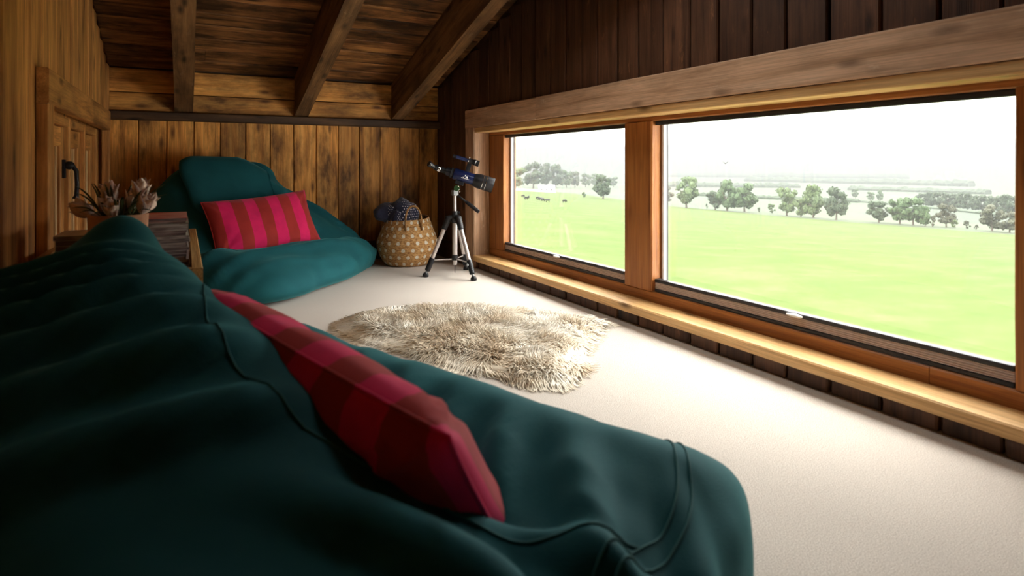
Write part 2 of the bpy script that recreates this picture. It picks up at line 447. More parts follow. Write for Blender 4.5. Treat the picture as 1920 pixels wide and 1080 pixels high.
blind(2.395, 3.715, -.02, 'lowered taupe pleated blind with white tab in the narrower far pane')
blind(.772, 2.19, -.045, 'lowered taupe pleated blind with white tab in the wide near pane')

# ------------------------------------------------------------------ left wall with the small casement
LY0, LY1, LZ0, LZ1 = 2.54, 4.25, .15, .95
wl = MB(); a, b = XL - .25, XL - .022
wl.box(a, b, YN - .2, LY0, 0, ctop).box(a, b, LY1, YB + .2, 0, ctop).box(a, b, LY0, LY1, 0, LZ0).box(a, b, LY0, LY1, LZ1, ctop)
wl.box(a, a + .05, LY0, LY1, LZ0, LZ1)
wl = struct(wl.obj('wall_left', M_LEFT))
y = YB
while y > YN:
    wd = rnd.uniform(.15, .175); yc = y - wd / 2; zt = ceil_z(yc + wd / 2) - .004; pr = rnd.uniform(-.003, .004)
    def vert(z0, z1): plank(wl, M_LEFT, z1 - z0, wd - .003, .02, frame((XL + pr, yc, (z0 + z1) / 2), (0, 0, 1), (0, -1, 0)), jit=.003)
    if LY0 - .06 < yc < LY1 + .06:
        vert(LZ1 + .03, zt); vert(.002, LZ0 - .03)
    else: vert(.002, zt)
    y -= wd
w2 = struct(empty('window_2'))
def lb(name, mat, y0, y1, z0, z1, xf, t, vert=False):
    c = (xf, (y0 + y1) / 2, (z0 + z1) / 2)
    if vert: return plank(w2, mat, z1 - z0, y1 - y0, t, frame(c, (0, 0, 1), (0, -1, 0)), name=name)
    return plank(w2, mat, y1 - y0, z1 - z0, t, frame(c, (0, 1, 0), (0, 0, 1)), name=name)
lb('casing_board', M_LEFT, 2.46, 4.34, LZ1, LZ1 + .12, XL + .04, .034)
lb('casing_board', M_LEFT, 2.46, 2.555, .03, LZ1 - .001, XL + .04, .034, True)
lb('casing_board', M_LEFT, 4.245, 4.34, .03, LZ1 - .001, XL + .04, .034, True)
lb('casing_board', M_LEFT, 2.555, 4.245, .03, LZ0, XL + .04, .034)
XS = XL - .03
for y0, y1 in ((2.59, 3.24), (3.29, 3.70), (3.74, 4.15)):
    sw = .085
    for st in ((y0, y0 + sw), (y1 - sw, y1)):
        lb('sash_stile', M_LEFT, st[0], st[1], LZ0 + .04, LZ1 - .04, XS, .04, True)
    lb('sash_rail', M_LEFT, y0 + sw, y1 - sw, LZ1 - .04 - sw, LZ1 - .04, XS, .04)
    lb('sash_rail', M_LEFT, y0 + sw, y1 - sw, LZ0 + .04, LZ0 + .04 + sw, XS, .04)
    for bd in (y0 + sw + .008, y1 - sw - .008):
        lb('glazing_bead', M_SILL, bd - .008, bd + .008, LZ0 + .125, LZ1 - .125, XS - .012, .015, True)
    MB().box(XS - .03, XS - .026, y0 + sw, y1 - sw, LZ0 + .12, LZ1 - .12).obj('pane', M_GLASS, w2)
for y0, y1 in ((LY0, 2.588), (3.242, 3.288), (3.702, 3.738), (4.152, LY1)):
    lb('frame_stile', M_LEFT, y0, y1, LZ0, LZ1, XL - .012, .09, True)
lb('frame_rail', M_LEFT, 2.59, 4.15, LZ1 - .038, LZ1, XL - .014, .09); lb('frame_rail', M_LEFT, 2.59, 4.15, LZ0, LZ0 + .038, XL - .014, .09)
hm = MB(); hy = 3.19
hm.box(XS, XS + .012, hy - .014, hy + .014, .69, .77, c=.003).ball((XS + .025, hy, .745), (.02, .016, .018), 12)
hm.tube([(XS + .035, hy, .745), (XS + .05, hy, .72), (XS + .052, hy, .66), (XS + .05, hy, .615), (XS + .045, hy, .60)], [.009, .009, .008, .009, .012], 10)
hm.obj('handle', M_IRON, w2, smooth=True, angle=50)
# near wall, behind the camera
struct(MB().box(XL - .2, XR + .3, YN - .2, YN, 0, ctop).obj('wall_near', M_LEFT))
# ------------------------------------------------------------------ lofted bean bags
def cr(p0, p1, p2, p3, t):
    return .5 * ((2 * p1) + (-p0 + p2) * t + (2 * p0 - 5 * p1 + 4 * p2 - p3) * t * t + (-p0 + 3 * p1 - 3 * p2 + p3) * t ** 3)
def loft(stations, to_local, disp, na=110, nb=150):
    """stations: (a, [(p, z) ...]) closed sections; returns verts, faces"""
    M = len(stations[0][1]); rings = []
    K = len(stations)
    def st(k): return stations[max(0, min(K - 1, k))]
    for i in range(na + 1):
        g = i / na * (K - 1); k = min(int(g), K - 2); t = g - k
        S = [st(k - 1), st(k), st(k + 1), st(k + 2)]
        a = cr(*[q[0] for q in S], t)
        sec = [tuple(cr(*[q[1][j][c] for q in S], t) for c in (0, 1)) for j in range(M)]
        ring = []
        for j in range(nb):
            h = j / nb * M; m = int(h) % M; tt = h - int(h)
            P = [sec[(m + o) % M] for o in (-1, 0, 1, 2)]
            ring.append(Vector((a, cr(P[0][0], P[1][0], P[2][0], P[3][0], tt), cr(P[0][1], P[1][1], P[2][1], P[3][1], tt))))
        rings.append(ring)
    out = []
    for i in range(na + 1):
        for j in range(nb):
            p = rings[i][j]
            da = rings[min(na, i + 1)][j] - rings[max(0, i - 1)][j]
            db = rings[i][(j + 1) % nb] - rings[i][j - 1]
            nn = da.cross(db)
            nn = nn.normalized() if nn.length > 1e-12 else Vector((0, 0, 1))
            q = p + nn * disp(p, nn)
            if q.z < .003: q.z = .003
            out.append(to_local(q))
    fs = []
    for i in range(na):
        for j in range(nb):
            fs.append((i * nb + j, i * nb + (j + 1) % nb, (i + 1) * nb + (j + 1) % nb, (i + 1) * nb + j))
    fs.append(tuple(range(nb - 1, -1, -1))); fs.append(tuple(na * nb + j for j in range(nb)))
    return out, fs
def shrink(sec, s, zc=.16):
    pc = sum(q[0] for q in sec) / len(sec)
    return [(pc + (p - pc) * s, max(.003, zc + (z - zc) * s)) for p, z in sec]
def fold(x, w):                       # a rounded crest of half-width w
    x = abs(x) / w
    return 0 if x > 1 else (1 - x * x) ** 2

# foreground bag: a runs along the ridge towards the camera, p across it towards the window
A_O = Vector((-.094, 1.468, 0)); A_D = Vector((.349, -.937, 0)).normalized(); A_N = Vector((.937, .349, 0)).normalized()
def secA(zr, zv, zs, pf, pb, ps=.40, zb=.30, pr=0.0):
    return [(.10, 0), (-pb * .75, 0), (-pb, .10), (-pb * .93, zb), (-pb * .5 + pr, lerp(zb, zr, .72)), (-.03 + pr, zr), (.055 + pr, zr - .045),
            (.13, zv), (.27, lerp(zv, zs, .85)), (ps, zs), (pf, .20), (pf - .03, .035)]
base = [(-.06, secA(.555, .34, .345, .46, .25, .35, .45, -.02)), (.0, secA(.60, .36, .35, .49, .30, .36, .48, -.01)), (.10, secA(.585, .34, .35, .50, .33, .37, .46)),
        (.22, secA(.56, .32, .34, .51, .36, .38, .43)), (.42, secA(.528, .29, .335, .52, .37, .39, .39)), (.64, secA(.468, .275, .335, .54, .38, .40, .35)),
        (.82, secA(.415, .275, .33, .57, .38, .42, .32)), (.94, secA(.385, .30, .32, .59, .38, .44, .28)), (1.02, secA(.355, .31, .30, .60, .37, .45, .26)), (1.07, secA(.31, .28, .26, .53, .33, .40, .22))]
first, last = base[0], base[-1]
stA = [(first[0] - .055, shrink(first[1], .25, .25)), (first[0] - .04, shrink(first[1], .72, .2))] + base + [(last[0] + .035, shrink(last[1], .75, .12)), (last[0] + .05, shrink(last[1], .3, .12))]
def dispA(q, nn):
    a, p, z = q
    d = .012 * noise.noise(Vector((a * 4, p * 4, z * 4)) + Vector((3, 1, 7)))
    up = max(0, min(1, (z - .06) / .1))
    wv = noise.noise(Vector((a * 3, p * 3, z * 3 + 9)))
    # folds falling away over the back of the backrest
    if p < .06:
        e = max(0, min(1, (.02 - p) / .10)) * max(0, min(1, (.95 - a) / .25))
        c = a - .38 * p + .035 * wv
        for c0, w_, h_ in ((.10, .035, .022), (.17, .028, .030), (.235, .030, .034), (.315, .035, .036), (.42, .05, .034), (.55, .06, .036), (.70, .06, .03)):
            d += e * h_ * fold(c - c0, w_)
    # seat puckers next to the cushion
    if p > .12 and z > .12:
        e = max(0, min(1, (p - .12) / .08)) * max(0, min(1, (.40 - p) / .14))
        c = a * 1.0 + .75 * p + .06 * wv
        for c0, w_, h_ in ((.42, .05, .014), (.60, .05, .02), (.74, .05, .026), (.87, .05, .026), (1.01, .055, .03), (1.15, .06, .03), (1.30, .05, .022)):
            d += e * h_ * fold(c - c0, w_)
    # broad drape near the camera end
    if a > .75 and p < .2:
        c = p - .5 * (a - .8) + .03 * wv
        for c0, w_, h_ in ((-.28, .07, .03), (-.12, .06, .032), (.03, .05, .02)):
            d += min(1, (a - .75) / .15) * h_ * fold(c - c0, w_)
    d += .004 * noise.noise(Vector((a * 13, p * 13, z * 13)))
    if z > .4: d += .05 * math.exp(-(a / .055) ** 2 - ((p + .02) / .06) ** 2)
    return d * up
def locA(q): return A_D * q.x + A_N * q.y + Vector((0, 0, q.z))
vs, fs = loft(stA, locA, dispA)
bagA = empty('bean_bag', A_O)
tag(bagA, 'large teal bean bag in the foreground, back turned to the camera, facing the window', 'bean bag', 'teal bean bags')
bodyA = MB().add(vs, fs).obj('body', M_TEAL, bagA, smooth=True)
bvA = BVHTree.FromPolygons([Vector(v) for v in vs], fs)
def seam(bv, path, to_local, parent, off=0.0, r=.0015, steps=220, twin=0.0):
    for sh in ((-twin, twin) if twin else (0,)):
        pts = []; n = len(path)
        for i in range(steps + 1):
            g = i / steps * (n - 1); k = min(int(g), n - 2); t = g - k
            P = [path[max(0, min(n - 1, k + o))] for o in (-1, 0, 1, 2)]
            a = cr(*[q[0] for q in P], t) + sh; p = cr(*[q[1] for q in P], t) + sh * .3
            h = bv.ray_cast(to_local(Vector((a, p, 2))), Vector((0, 0, -1)))
            if h[0] is not None: pts.append(h[0] + h[1] * .0012 * (1 if h[1].z > 0 else -1))
        if len(pts) > 3: MB().tube(pts, r, 6).obj('seam', M_SEAM, parent, smooth=True)
seam(bvA, [(1.12, -.22), (1.07, -.02), (1.06, .16), (1.055, .32), (1.0, .44), (.93, .53), (.90, .56)], locA, bagA, twin=.009)
seam(bvA, [(.30, .02), (.50, -.05), (.66, -.06), (.80, -.02), (.92, .06), (1.0, .12), (1.05, .22)], locA, bagA)

# cushions: local X along the length, Z the thickness
def cushion(Lx, Ly, T, seed, nx=64, ny=40):
    vs = []; fs = []; rows = {}
    rr = random.Random(seed)
    for side in (1, -1):
        for i in range(nx + 1):
            for j in range(ny + 1):
                u = -1 + 2 * i / nx; v = -1 + 2 * j / ny
                pin = 1 - .07 * (1 - abs(v) ** 3) * 0 - .05 * abs(u) ** 4 * (1 - v * v)
                x = u * Lx / 2 * (1 - .06 * (1 - v * v) * 0 - .045 * (1 - (1 - abs(v)) ** 2) * 0) ; y = v * Ly / 2
                x *= 1 - .05 * (1 - v * v) * abs(u) ** 6 * -1 * 0
                x = u * Lx / 2 * (1 - .05 * (1 - v * v)) if abs(u) > .8 else u * Lx / 2 * (1 - .05 * (1 - v * v) * (abs(u) / .8) ** 3)
                y = v * Ly / 2 * (1 - .07 * (1 - u * u) * abs(v) ** 3)
                th = T / 2 * (max(0, 1 - abs(u) ** 3.2) ** .55) * (max(0, 1 - abs(v) ** 2.8) ** .55)
                edge = max(abs(u), abs(v))
                w_ = noise.noise(Vector((x * 9, y * 9, side * 5 + seed))) * .012
                pk = 0
                for cu, cv in ((-1, -1), (1, -1), (-1, 1), (1, 1)):
                    dd = math.hypot((u - cu) * Lx / Ly, v - cv)
                    ang = math.atan2(v - cv, u - cu)
                    pk += .006 * math.sin(ang * 15 + seed + 2 * w_ * 80) * math.exp(-(dd / .75) ** 2)
                k = min(1, (1 - edge) / .15)
                z = side * (th + (w_ + pk) * k)
                if i in (0, nx) or j in (0, ny):
                    z = 0
                    key = (i, j)
                    if key not in rows: rows[key] = len(vs); vs.append((x, y, z))
                    continue
                rows[(i, j, side)] = len(vs); vs.append((x, y, z))
        def idx(i, j): return rows[(i, j)] if (i in (0, nx) or j in (0, ny)) else rows[(i, j, side)]
        for i in range(nx):
            for j in range(ny):
                f = (idx(i, j), idx(i + 1, j), idx(i + 1, j + 1), idx(i, j + 1))
                fs.append(f if side == 1 else f[::-1])
    rim = [vs[rows[(i, 0)]] for i in range(nx + 1)] + [vs[rows[(nx, j)]] for j in range(1, ny + 1)] + [vs[rows[(i, ny)]] for i in range(nx - 1, -1, -1)] + [vs[rows[(0, j)]] for j in range(ny - 1, -1, -1)]
    return vs, fs, rim
def make_cushion(M, Lx, Ly, T, seed, label):
    vs, fs, rim = cushion(Lx, Ly, T, seed)
    r = empty('lumbar_cushion'); r.matrix_world = M
    tag(r, label, 'cushion', 'striped velvet cushions')
    MB().add(vs, fs).obj('cover', M_STRIPE, r, smooth=True)
    MB().tube(rim, .0032, 6, cap=False).obj('piping', M_STRIPE, r, smooth=True)
def cush_frame(center, along, up):
    return frame(center, along, up)
c0 = A_O + A_D * .585 + A_N * .105 + Vector((0, 0, .352))
make_cushion(cush_frame(c0, A_D * 1 + Vector((0, 0, -.10)), -A_N * .55 + Vector((0, 0, .83))), .70, .36, .15, 3, 'pink and red striped velvet cushion wedged in the foreground bean bag, seen from behind')

# far bag: a runs towards the window wall, p (q) towards the camera
B_O = Vector((0, 4.265, 0)); B_D = Vector((.97, .24, 0)).normalized(); B_N = Vector((.24, -.97, 0)).normalized()
def secB(zt, pf, zs, pb=-.2, tq=-.06, ps=None):
    ps = ps if ps is not None else pf * .72
    return [(pf * .4, 0), (pb * .6, 0), (pb, .08), (pb * 1.05, zt * .6), (tq - .07, zt * .95), (tq, zt), (tq + .07, zt - .05),
            (lerp(tq, ps, .40), lerp(zt, zs, .62)), (lerp(tq, ps, .68), zs * .92), (ps, zs), (pf, .12), (pf - .05, .015)]
base = [(-.30, secB(.30, .42, .20, -.10)), (-.18, secB(.50, .68, .24, -.16)), (-.02, secB(.70, .88, .26)), (.16, secB(.765, .97, .26, -.18)), (.36, secB(.76, .92, .26, -.17)), (.50, secB(.73, .82, .26, -.15)),
        (.64, secB(.60, .74, .26, -.12)), (.80, secB(.48, .64, .25, -.10)), (.96, secB(.38, .50, .235, -.06)), (1.10, secB(.28, .36, .19, -.02, .04)), (1.18, secB(.19, .28, .14, .0, .08))]
first, last = base[0], base[-1]
stB = [(first[0] - .05, shrink(first[1], .25, .14)), (first[0] - .035, shrink(first[1], .7, .14))] + base + [(last[0] + .035, shrink(last[1], .65, .10)), (last[0] + .055, shrink(last[1], .2, .10))]
def dispB(q, nn):
    a, p, z = q
    up = max(0, min(1, (z - .05) / .1))
    wv = noise.noise(Vector((a * 3, p * 3, z * 3 + 2)))
    d = .016 * noise.noise(Vector((a * 3.5, p * 3.5, z * 3.5)))
    if z > .3:
        c = z * .8 + .5 * a + .05 * wv
        for c0, w_, h_ in ((.52, .04, .022), (.64, .035, .024), (.76, .04, .026), (.86, .035, .018)):
            d += h_ * fold(c - c0, w_) * max(0, min(1, (a - .2) / .3))
    c = p + .35 * a + .04 * wv
    for c0, w_, h_ in ((.62, .05, .02), (.78, .05, .02), (.92, .04, .014)):
        d += h_ * fold(c - c0, w_)
    d += .005 * noise.noise(Vector((a * 12, p * 12, z * 12)))
    return d * up
def locB(q): return B_D * q.x + B_N * q.y + Vector((0, 0, q.z))
vs, fs = loft(stB, locB, dispB)
bagB = empty('bean_bag', B_O)
tag(bagB, 'teal bean bag with folded-over top, slouched against the back plank wall', 'bean bag', 'teal bean bags')
MB().add(vs, fs).obj('body', M_TEAL, bagB, smooth=True)
bvB = BVHTree.FromPolygons([Vector(v) for v in vs], fs)
# rolled-over top flap: a thick sheet bent over the top edge
fv = []; ff = []; na, nb = 30, 26
prof = [(-.10, .62), (-.14, .70), (-.12, .765), (-.05, .80), (.03, .79), (.08, .73), (.115, .65), (.16, .55), (.22, .45)]
for side in (0, 1):
    for i in range(na + 1):
        a = lerp(-.02, .52, i / na)
        drop = -.10 * max(0, (i / na - .62) / .38) ** 1.5
        for j in range(nb + 1):
            g = j / nb * (len(prof) - 1); k = min(int(g), len(prof) - 2); t = g - k
            P = [prof[max(0, min(len(prof) - 1, k + o))] for o in (-1, 0, 1, 2)]
            q = cr(*[x[0] for x in P], t); z = cr(*[x[1] for x in P], t)
            cxq, cz = -.02, .66
            dv = Vector((q - cxq, z - cz)); s_ = (1 - side * .16) * (1 - .22 * max(0, 1 - i / na / .14) ** 2)
            wv = .012 * noise.noise(Vector((a * 6, q * 6, z * 6)))
            hang = .05 * (i / na) * (j / nb)
            fv.append(locB(Vector((a + .02 * math.sin(j * .3), cxq + dv.x * (s_ + wv * 2) + hang * .5, cz + dv.y * (s_ + wv * 2) + drop - hang * .3))))
n1 = (na + 1) * (nb + 1)
for i in range(na):
    for j in range(nb):
        q = (i * (nb + 1) + j, (i + 1) * (nb + 1) + j, (i + 1) * (nb + 1) + j + 1, i * (nb + 1) + j + 1)
        ff.append(q); ff.append(tuple(n1 + x for x in q[::-1]))
for i in range(na):
    for j in (0, nb):
        a_, b_ = i * (nb + 1) + j, (i + 1) * (nb + 1) + j; ff.append((a_, b_, n1 + b_, n1 + a_))
for j in range(nb):
    for i in (0, na):
        a_, b_ = i * (nb + 1) + j, i * (nb + 1) + j + 1; ff.append((a_, b_, n1 + b_, n1 + a_))
MB().add(fv, ff).obj('rolled_flap', M_TEAL, bagB, smooth=True)
seam(bvB, [(-.1, .5), (.2, .62), (.5, .58), (.8, .44), (1.05, .25)], locB, bagB)
make_cushion(cush_frame((.435, 4.02, .385), (.60, .21, .05), (-.10, .30, .62)), .66, .37, .15, 8, 'pink and red striped velvet cushion propped up on the far bean bag')

# ------------------------------------------------------------------ crate, magazines, potted plant
CX0, CX1, CY0, CY1, CT, CB = -.395, .045, 1.84, 2.98, .472, .385
cr_ = empty('wooden_crate', ((CX0 + CX1) / 2, (CY0 + CY1) / 2, 0))
tag(cr_, 'pale pine crate between the two bean bags holding magazines and a potted plant', 'crate')
hx, hy_ = (CX1 - CX0) / 2, (CY1 - CY0) / 2
def cb(name, L_, W_, T_, c, ax, ay): plank(cr_, M_CRATE, L_, W_, T_, frame(c, ax, ay), name=name, jit=.001, c=.003)
for k in range(3):
    z0 = .005 + k * (CT - .005) / 3; hgt = (CT - .005) / 3 - .003; zc = z0 + hgt / 2
    cb('slat', 2 * hy_, hgt, .026, (hx, 0, zc), (0, 1, 0), (0, 0, 1))
    cb('slat', 2 * hy_, hgt, .026, (-hx, 0, zc), (0, -1, 0), (0, 0, 1))
    cb('slat', 2 * hx - .054, hgt, .022, (0, -hy_ + .001, zc), (1, 0, 0), (0, 0, 1))
    cb('slat', 2 * hx - .054, hgt, .022, (0, hy_ - .001, zc), (-1, 0, 0), (0, 0, 1))
for k in range(4):
    wv = (2 * hx - .056) / 4
    cb('shelf_board', 2 * hy_ - .05, wv - .002, .018, (-hx + .028 + wv * (k + .5), 0, CB - .001), (0, 1, 0), (-1, 0, 0))
M_PAGES = []
for i, c in enumerate(((.50, .44, .40), (.30, .26, .25), (.16, .13, .13), (.42, .33, .30), (.62, .56, .52))):
    m, nt, p = new_mat('magazine_pages_%d' % i)
    n = N(nt, 'ShaderNodeTexNoise', Scale=1.0, Detail=4.0); L(nt, mapping(nt, (5, 5, 900)), n.inputs[0])
    n2 = N(nt, 'ShaderNodeTexNoise', Scale=1.0, Detail=3.0); L(nt, mapping(nt, (14, 14, 60)), n2.inputs[0])
    L(nt, mixc(nt, ramp(nt, n2.outputs[0], [(.45, 0.0), (.6, .7)]), mixc(nt, ramp(nt, n.outputs[0], [(.35, 0.0), (.65, 1.0)]), [x * .5 for x in c], c), (.10, .05, .05)), p.inputs['Base Color'])
    p.inputs['Roughness'].default_value = .6; M_PAGES.append(m)
def cover_mat(name, a, b):
    m, nt, p = new_mat(name)
    v = N(nt, 'ShaderNodeTexVoronoi', Scale=14.0); L(nt, mapping(nt, (1, 1, 1)), v.inputs[0])
    L(nt, mixc(nt, ramp(nt, v.outputs['Distance'], [(.2, 0.0), (.6, 1.0)]), a, b), p.inputs['Base Color']); p.inputs['Roughness'].default_value = .3
    return m
M_COV = [cover_mat('cover_red', (.62, .05, .07), (.80, .40, .38)), cover_mat('cover_dark', (.06, .05, .06), (.25, .2, .2)), cover_mat('cover_pale', (.7, .65, .6), (.4, .3, .3)), cover_mat('cover_green', (.10, .14, .08), (.4, .38, .3))]
def magazine(x, y, z, w, l, t, rz, pg, cv, label, group):
    r = empty('magazine', (x, y, z), rz); tag(r, label, 'magazine', group)
    MB().box(-w / 2 + .002, w / 2 - .001, -l / 2 + .001, l / 2 - .001, .0006, t - .0006).obj('pages', M_PAGES[pg], r)
    MB().box(-w / 2, w / 2, -l / 2, l / 2, t - .0006, t - .0001).box(-w / 2, w / 2, -l / 2, l / 2, 0, .0006).box(-w / 2, -w / 2 + .0012, -l / 2, l / 2, .0006, t - .0006).obj('cover', M_COV[cv], r)
z = CB; ts = []
while z < .578:
    t = rnd.uniform(.006, .012); ts.append(t); z += t
z = CB
for i, t in enumerate(ts):
    top = i == len(ts) - 1
    magazine(-.093 + rnd.uniform(-.005, .005), 2.25 + rnd.uniform(-.006, .006), z, .205, .275, t, rnd.uniform(-.02, .02) + math.pi, rnd.randrange(5), 0 if top else rnd.choice([1, 2, 3]),
             'magazine with red cover on top of the tall stack beside the plant pot' if top else 'magazine within the tall stack in the crate, under the red-covered one', 'magazines in the tall crate stack')
    z += t
z = CB; ts = []
while z < .53:
    t = rnd.uniform(.008, .016); ts.append(t); z += t
z = CB
for i, t in enumerate(ts):
    top = i == len(ts) - 1
    magazine(-.275 + rnd.uniform(-.003, .003), 2.28 + rnd.uniform(-.006, .006), z, .12, .19, t, rnd.uniform(-.02, .02), rnd.randrange(5), rnd.choice([2, 3]),
             'topmost pale booklet of the small stack between plant pot and left wall' if top else 'booklet within the small stack between plant pot and left wall', 'booklets in the small crate stack')
    z += t

# potted plant
def terracotta():
    m, nt, p = new_mat('terracotta')
    n = N(nt, 'ShaderNodeTexNoise', Scale=18.0, Detail=5.0); L(nt, mapping(nt, (1, 1, 1), False), n.inputs[0])
    L(nt, ramp(nt, n.outputs[0], [(.3, (.36, .16, .085)), (.6, (.50, .25, .14)), (.8, (.58, .36, .25))]), p.inputs['Base Color']); p.inputs['Roughness'].default_value = .85
    return m
M_TERRA = terracotta()
def petal_mat():
    m, nt, p = new_mat('blush_petal')
    n = N(nt, 'ShaderNodeTexNoise', Scale=9.0, Detail=3.0); L(nt, mapping(nt, (1, 1, 1)), n.inputs[0])
    L(nt, ramp(nt, n.outputs[0], [(.35, (.92, .66, .54)), (.65, (1, .87, .77))]), p.inputs['Base Color']); p.inputs['Roughness'].default_value = .6
    p.inputs['Subsurface Weight'].default_value = .0
    return m
M_PETAL = petal_mat()
M_LEAF = plain('plant_leaf', (.075, .095, .03), .5, nscale=12, namt=.5)
PX, PY, PR = -.160, 1.985, .070
plant = empty('potted_plant', (PX, PY, CB)); tag(plant, 'terracotta pot of pale pink flowers with narrow leaves standing in the crate', 'potted plant')
PH_ = .612 - CB
MB().lathe([(0, 0), (PR * .62, 0), (PR * .66, .004), (PR * .93, PH_ - .055), (PR * .95, PH_ - .052), (PR * 1.0, PH_ - .048), (PR * 1.03, PH_ - .003), (PR * 1.01, PH_), (PR * .92, PH_), (PR * .90, PH_ - .03), (PR * .3, PH_ - .03)], 40).obj('pot', M_TERRA, plant, smooth=True, angle=40)
MB().lathe([(PR * .905, PH_ - .022), (PR * .5, PH_ - .014), (0.0001, PH_ - .012)], 24).obj('soil', M_SOIL, plant, smooth=True)
def blade(base, tip, width, sag, cup, nseg=7, side=None):
    base = Vector(base); tip = Vector(tip); d = tip - base
    s_ = Vector((-d.y, d.x, 0)); s_ = s_.normalized() if s_.length > 1e-4 else Vector((1, 0, 0))
    up = s_.cross(d).normalized()
    vs = []; fs = []
    for i in range(nseg + 1):
        t = i / nseg; c = base + d * t + Vector((0, 0, sag * math.sin(t * math.pi) )) 
        w_ = width * (math.sin(math.pi * min(1, t * .93 + .07)) ** .8) * .5
        for k in (-1, 0, 1): vs.append(c + s_ * w_ * k + up * (cup * w_ * abs(k)))
        vs.append(c - up * .0012)
    for i in range(nseg):
        o = i * 4; q = (i + 1) * 4
        fs += [(o, o + 1, q + 1, q), (o + 1, o + 2, q + 2, q + 1), (o + 2, o + 3, q + 3, q + 2), (o + 3, o, q, q + 3)]
    return vs, fs
zt = PH_ - .02
for k in range(44):
    q = rnd.uniform(0, 2 * math.pi); rr = rnd.uniform(.045, .13); hh = rnd.uniform(-.005, .085)
    v_, f_ = blade((.03 * math.cos(q), .03 * math.sin(q), zt), (rr * math.cos(q), rr * math.sin(q), zt + hh + .025), rnd.uniform(.006, .011), .018, .5)
    MB().add(v_, f_).obj('leaf', M_LEAF, plant, smooth=True)
rt = Vector((math.cos(YAW), -math.sin(YAW), 0)); fw = Vector((math.sin(YAW), math.cos(YAW), 0))
for sx, sy, hz, tilt, n_ in ((-.022, .0, .078, (-.15, 0), 15), (.045, .02, .084, (.12, 0), 15), (.072, -.015, .055, (.65, -.1), 13), (-.085, .01, .043, (-1.25, .05), 10), (.012, -.035, .045, (.1, -.6), 11), (.0, .05, .06, (0, .6), 11)):
    fl = empty('flower', rt * sx + fw * sy + Vector((0, 0, zt + hz - .03)), 0, plant)
    axis = (rt * tilt[0] + fw * tilt[1] + Vector((0, 0, 1))).normalized()
    fl.rotation_mode = 'QUATERNION'; fl.rotation_quaternion = Vector((0, 0, 1)).rotation_difference(axis)
    for k in range(n_):
        q = k * 2.4 + rnd.uniform(-.2, .2); op = lerp(.10, .55, k / n_) ; ln = rnd.uniform(.056, .070)
        v_, f_ = blade((.006 * math.cos(q), .006 * math.sin(q), 0), (ln * math.sin(op) * math.cos(q), ln * math.sin(op) * math.sin(q), ln * math.cos(op)), rnd.uniform(.034, .045), -.002, -.4)
        MB().add(v_, f_).obj('petal', M_PETAL, fl, smooth=True)
    b_ = Vector((0, 0, zt)) - Vector(fl.location)
    inv = fl.rotation_quaternion.inverted()
    MB().tube([inv @ (b_ + Vector(fl.location) * 0 ) , inv @ (b_ * .4), (0, 0, .004)], [.003, .003, .006], 8).obj('stem', M_LEAF, fl, smooth=True)
# ------------------------------------------------------------------ basket and blanket
def weave():
    m, nt, p = new_mat('dotted_seagrass')
    uv = nt.nodes.new('ShaderNodeUVMap'); sx = nt.nodes.new('ShaderNodeSeparateXYZ'); L(nt, uv.outputs[0], sx.inputs[0])
    U = math_n(nt, 'MULTIPLY', sx.outputs[0], 20.0); V = math_n(nt, 'MULTIPLY', sx.outputs[1], 7.0)
    row = math_n(nt, 'FLOOR', V); U = math_n(nt, 'ADD', U, math_n(nt, 'MULTIPLY', row, .5))
    fu = math_n(nt, 'SUBTRACT', math_n(nt, 'FRACT', U), .5); fv = math_n(nt, 'SUBTRACT', math_n(nt, 'FRACT', V), .5)
    d = math_n(nt, 'SQRT', math_n(nt, 'ADD', math_n(nt, 'POWER', math_n(nt, 'MULTIPLY', fu, 1.35), 2.0), math_n(nt, 'POWER', fv, 2.0)))
    n = N(nt, 'ShaderNodeTexNoise', Scale=90.0, Detail=3.0); L(nt, mapping(nt, (1, 1, 1), False), n.inputs[0])
    d = math_n(nt, 'MULTIPLY_ADD', n.outputs[0], .16, math_n(nt, 'SUBTRACT', d, .08))
    dot = ramp(nt, d, [(.23, 1.0), (.29, 0.0)])
    w1 = N(nt, 'ShaderNodeTexNoise', Scale=1.0, Detail=3.0); L(nt, mapping(nt, (60, 60, 140), False), w1.inputs[0])
    straw = ramp(nt, w1.outputs[0], [(.3, (.24, .10, .028)), (.5, (.50, .26, .085)), (.7, (.64, .38, .15))])
    L(nt, mixc(nt, dot, straw, mixc(nt, w1.outputs[0], (.55, .48, .36), (.86, .80, .68))), p.inputs['Base Color']); p.inputs['Roughness'].default_value = .8
    bump(nt, p, w1.outputs[0], .8, .01); return m
M_WEAVE = weave()
M_ROPE = plain('seagrass_rope', (.32, .16, .055), .8, nscale=120, namt=.5, bumpamt=.7)
BC = Vector((1.475, 4.345, 0))
bk = empty('seagrass_basket', BC); tag(bk, 'round belly basket of straw with white dots between far bean bag and tripod', 'basket')
prof = [(.0, .006), (.12, .004), (.155, .004), (.175, .02), (.205, .07), (.223, .12), (.228, .165), (.224, .185), (.208, .225), (.185, .285), (.160, .345), (.158, .352), (.152, .350), (.155, .335), (.178, .28), (.20, .22), (.21, .17), (.20, .1), (.15, .02), (0, .012)]
nlt = 64; dense = []
for i in range(len(prof) - 1):
    k = 6 if i in range(2, 11) else 2
    for j in range(k): dense.append((lerp(prof[i][0], prof[i + 1][0], j / k), lerp(prof[i][1], prof[i + 1][1], j / k)))
dense.append(prof[-1])
bmk = MB(); vs = []; fs = []
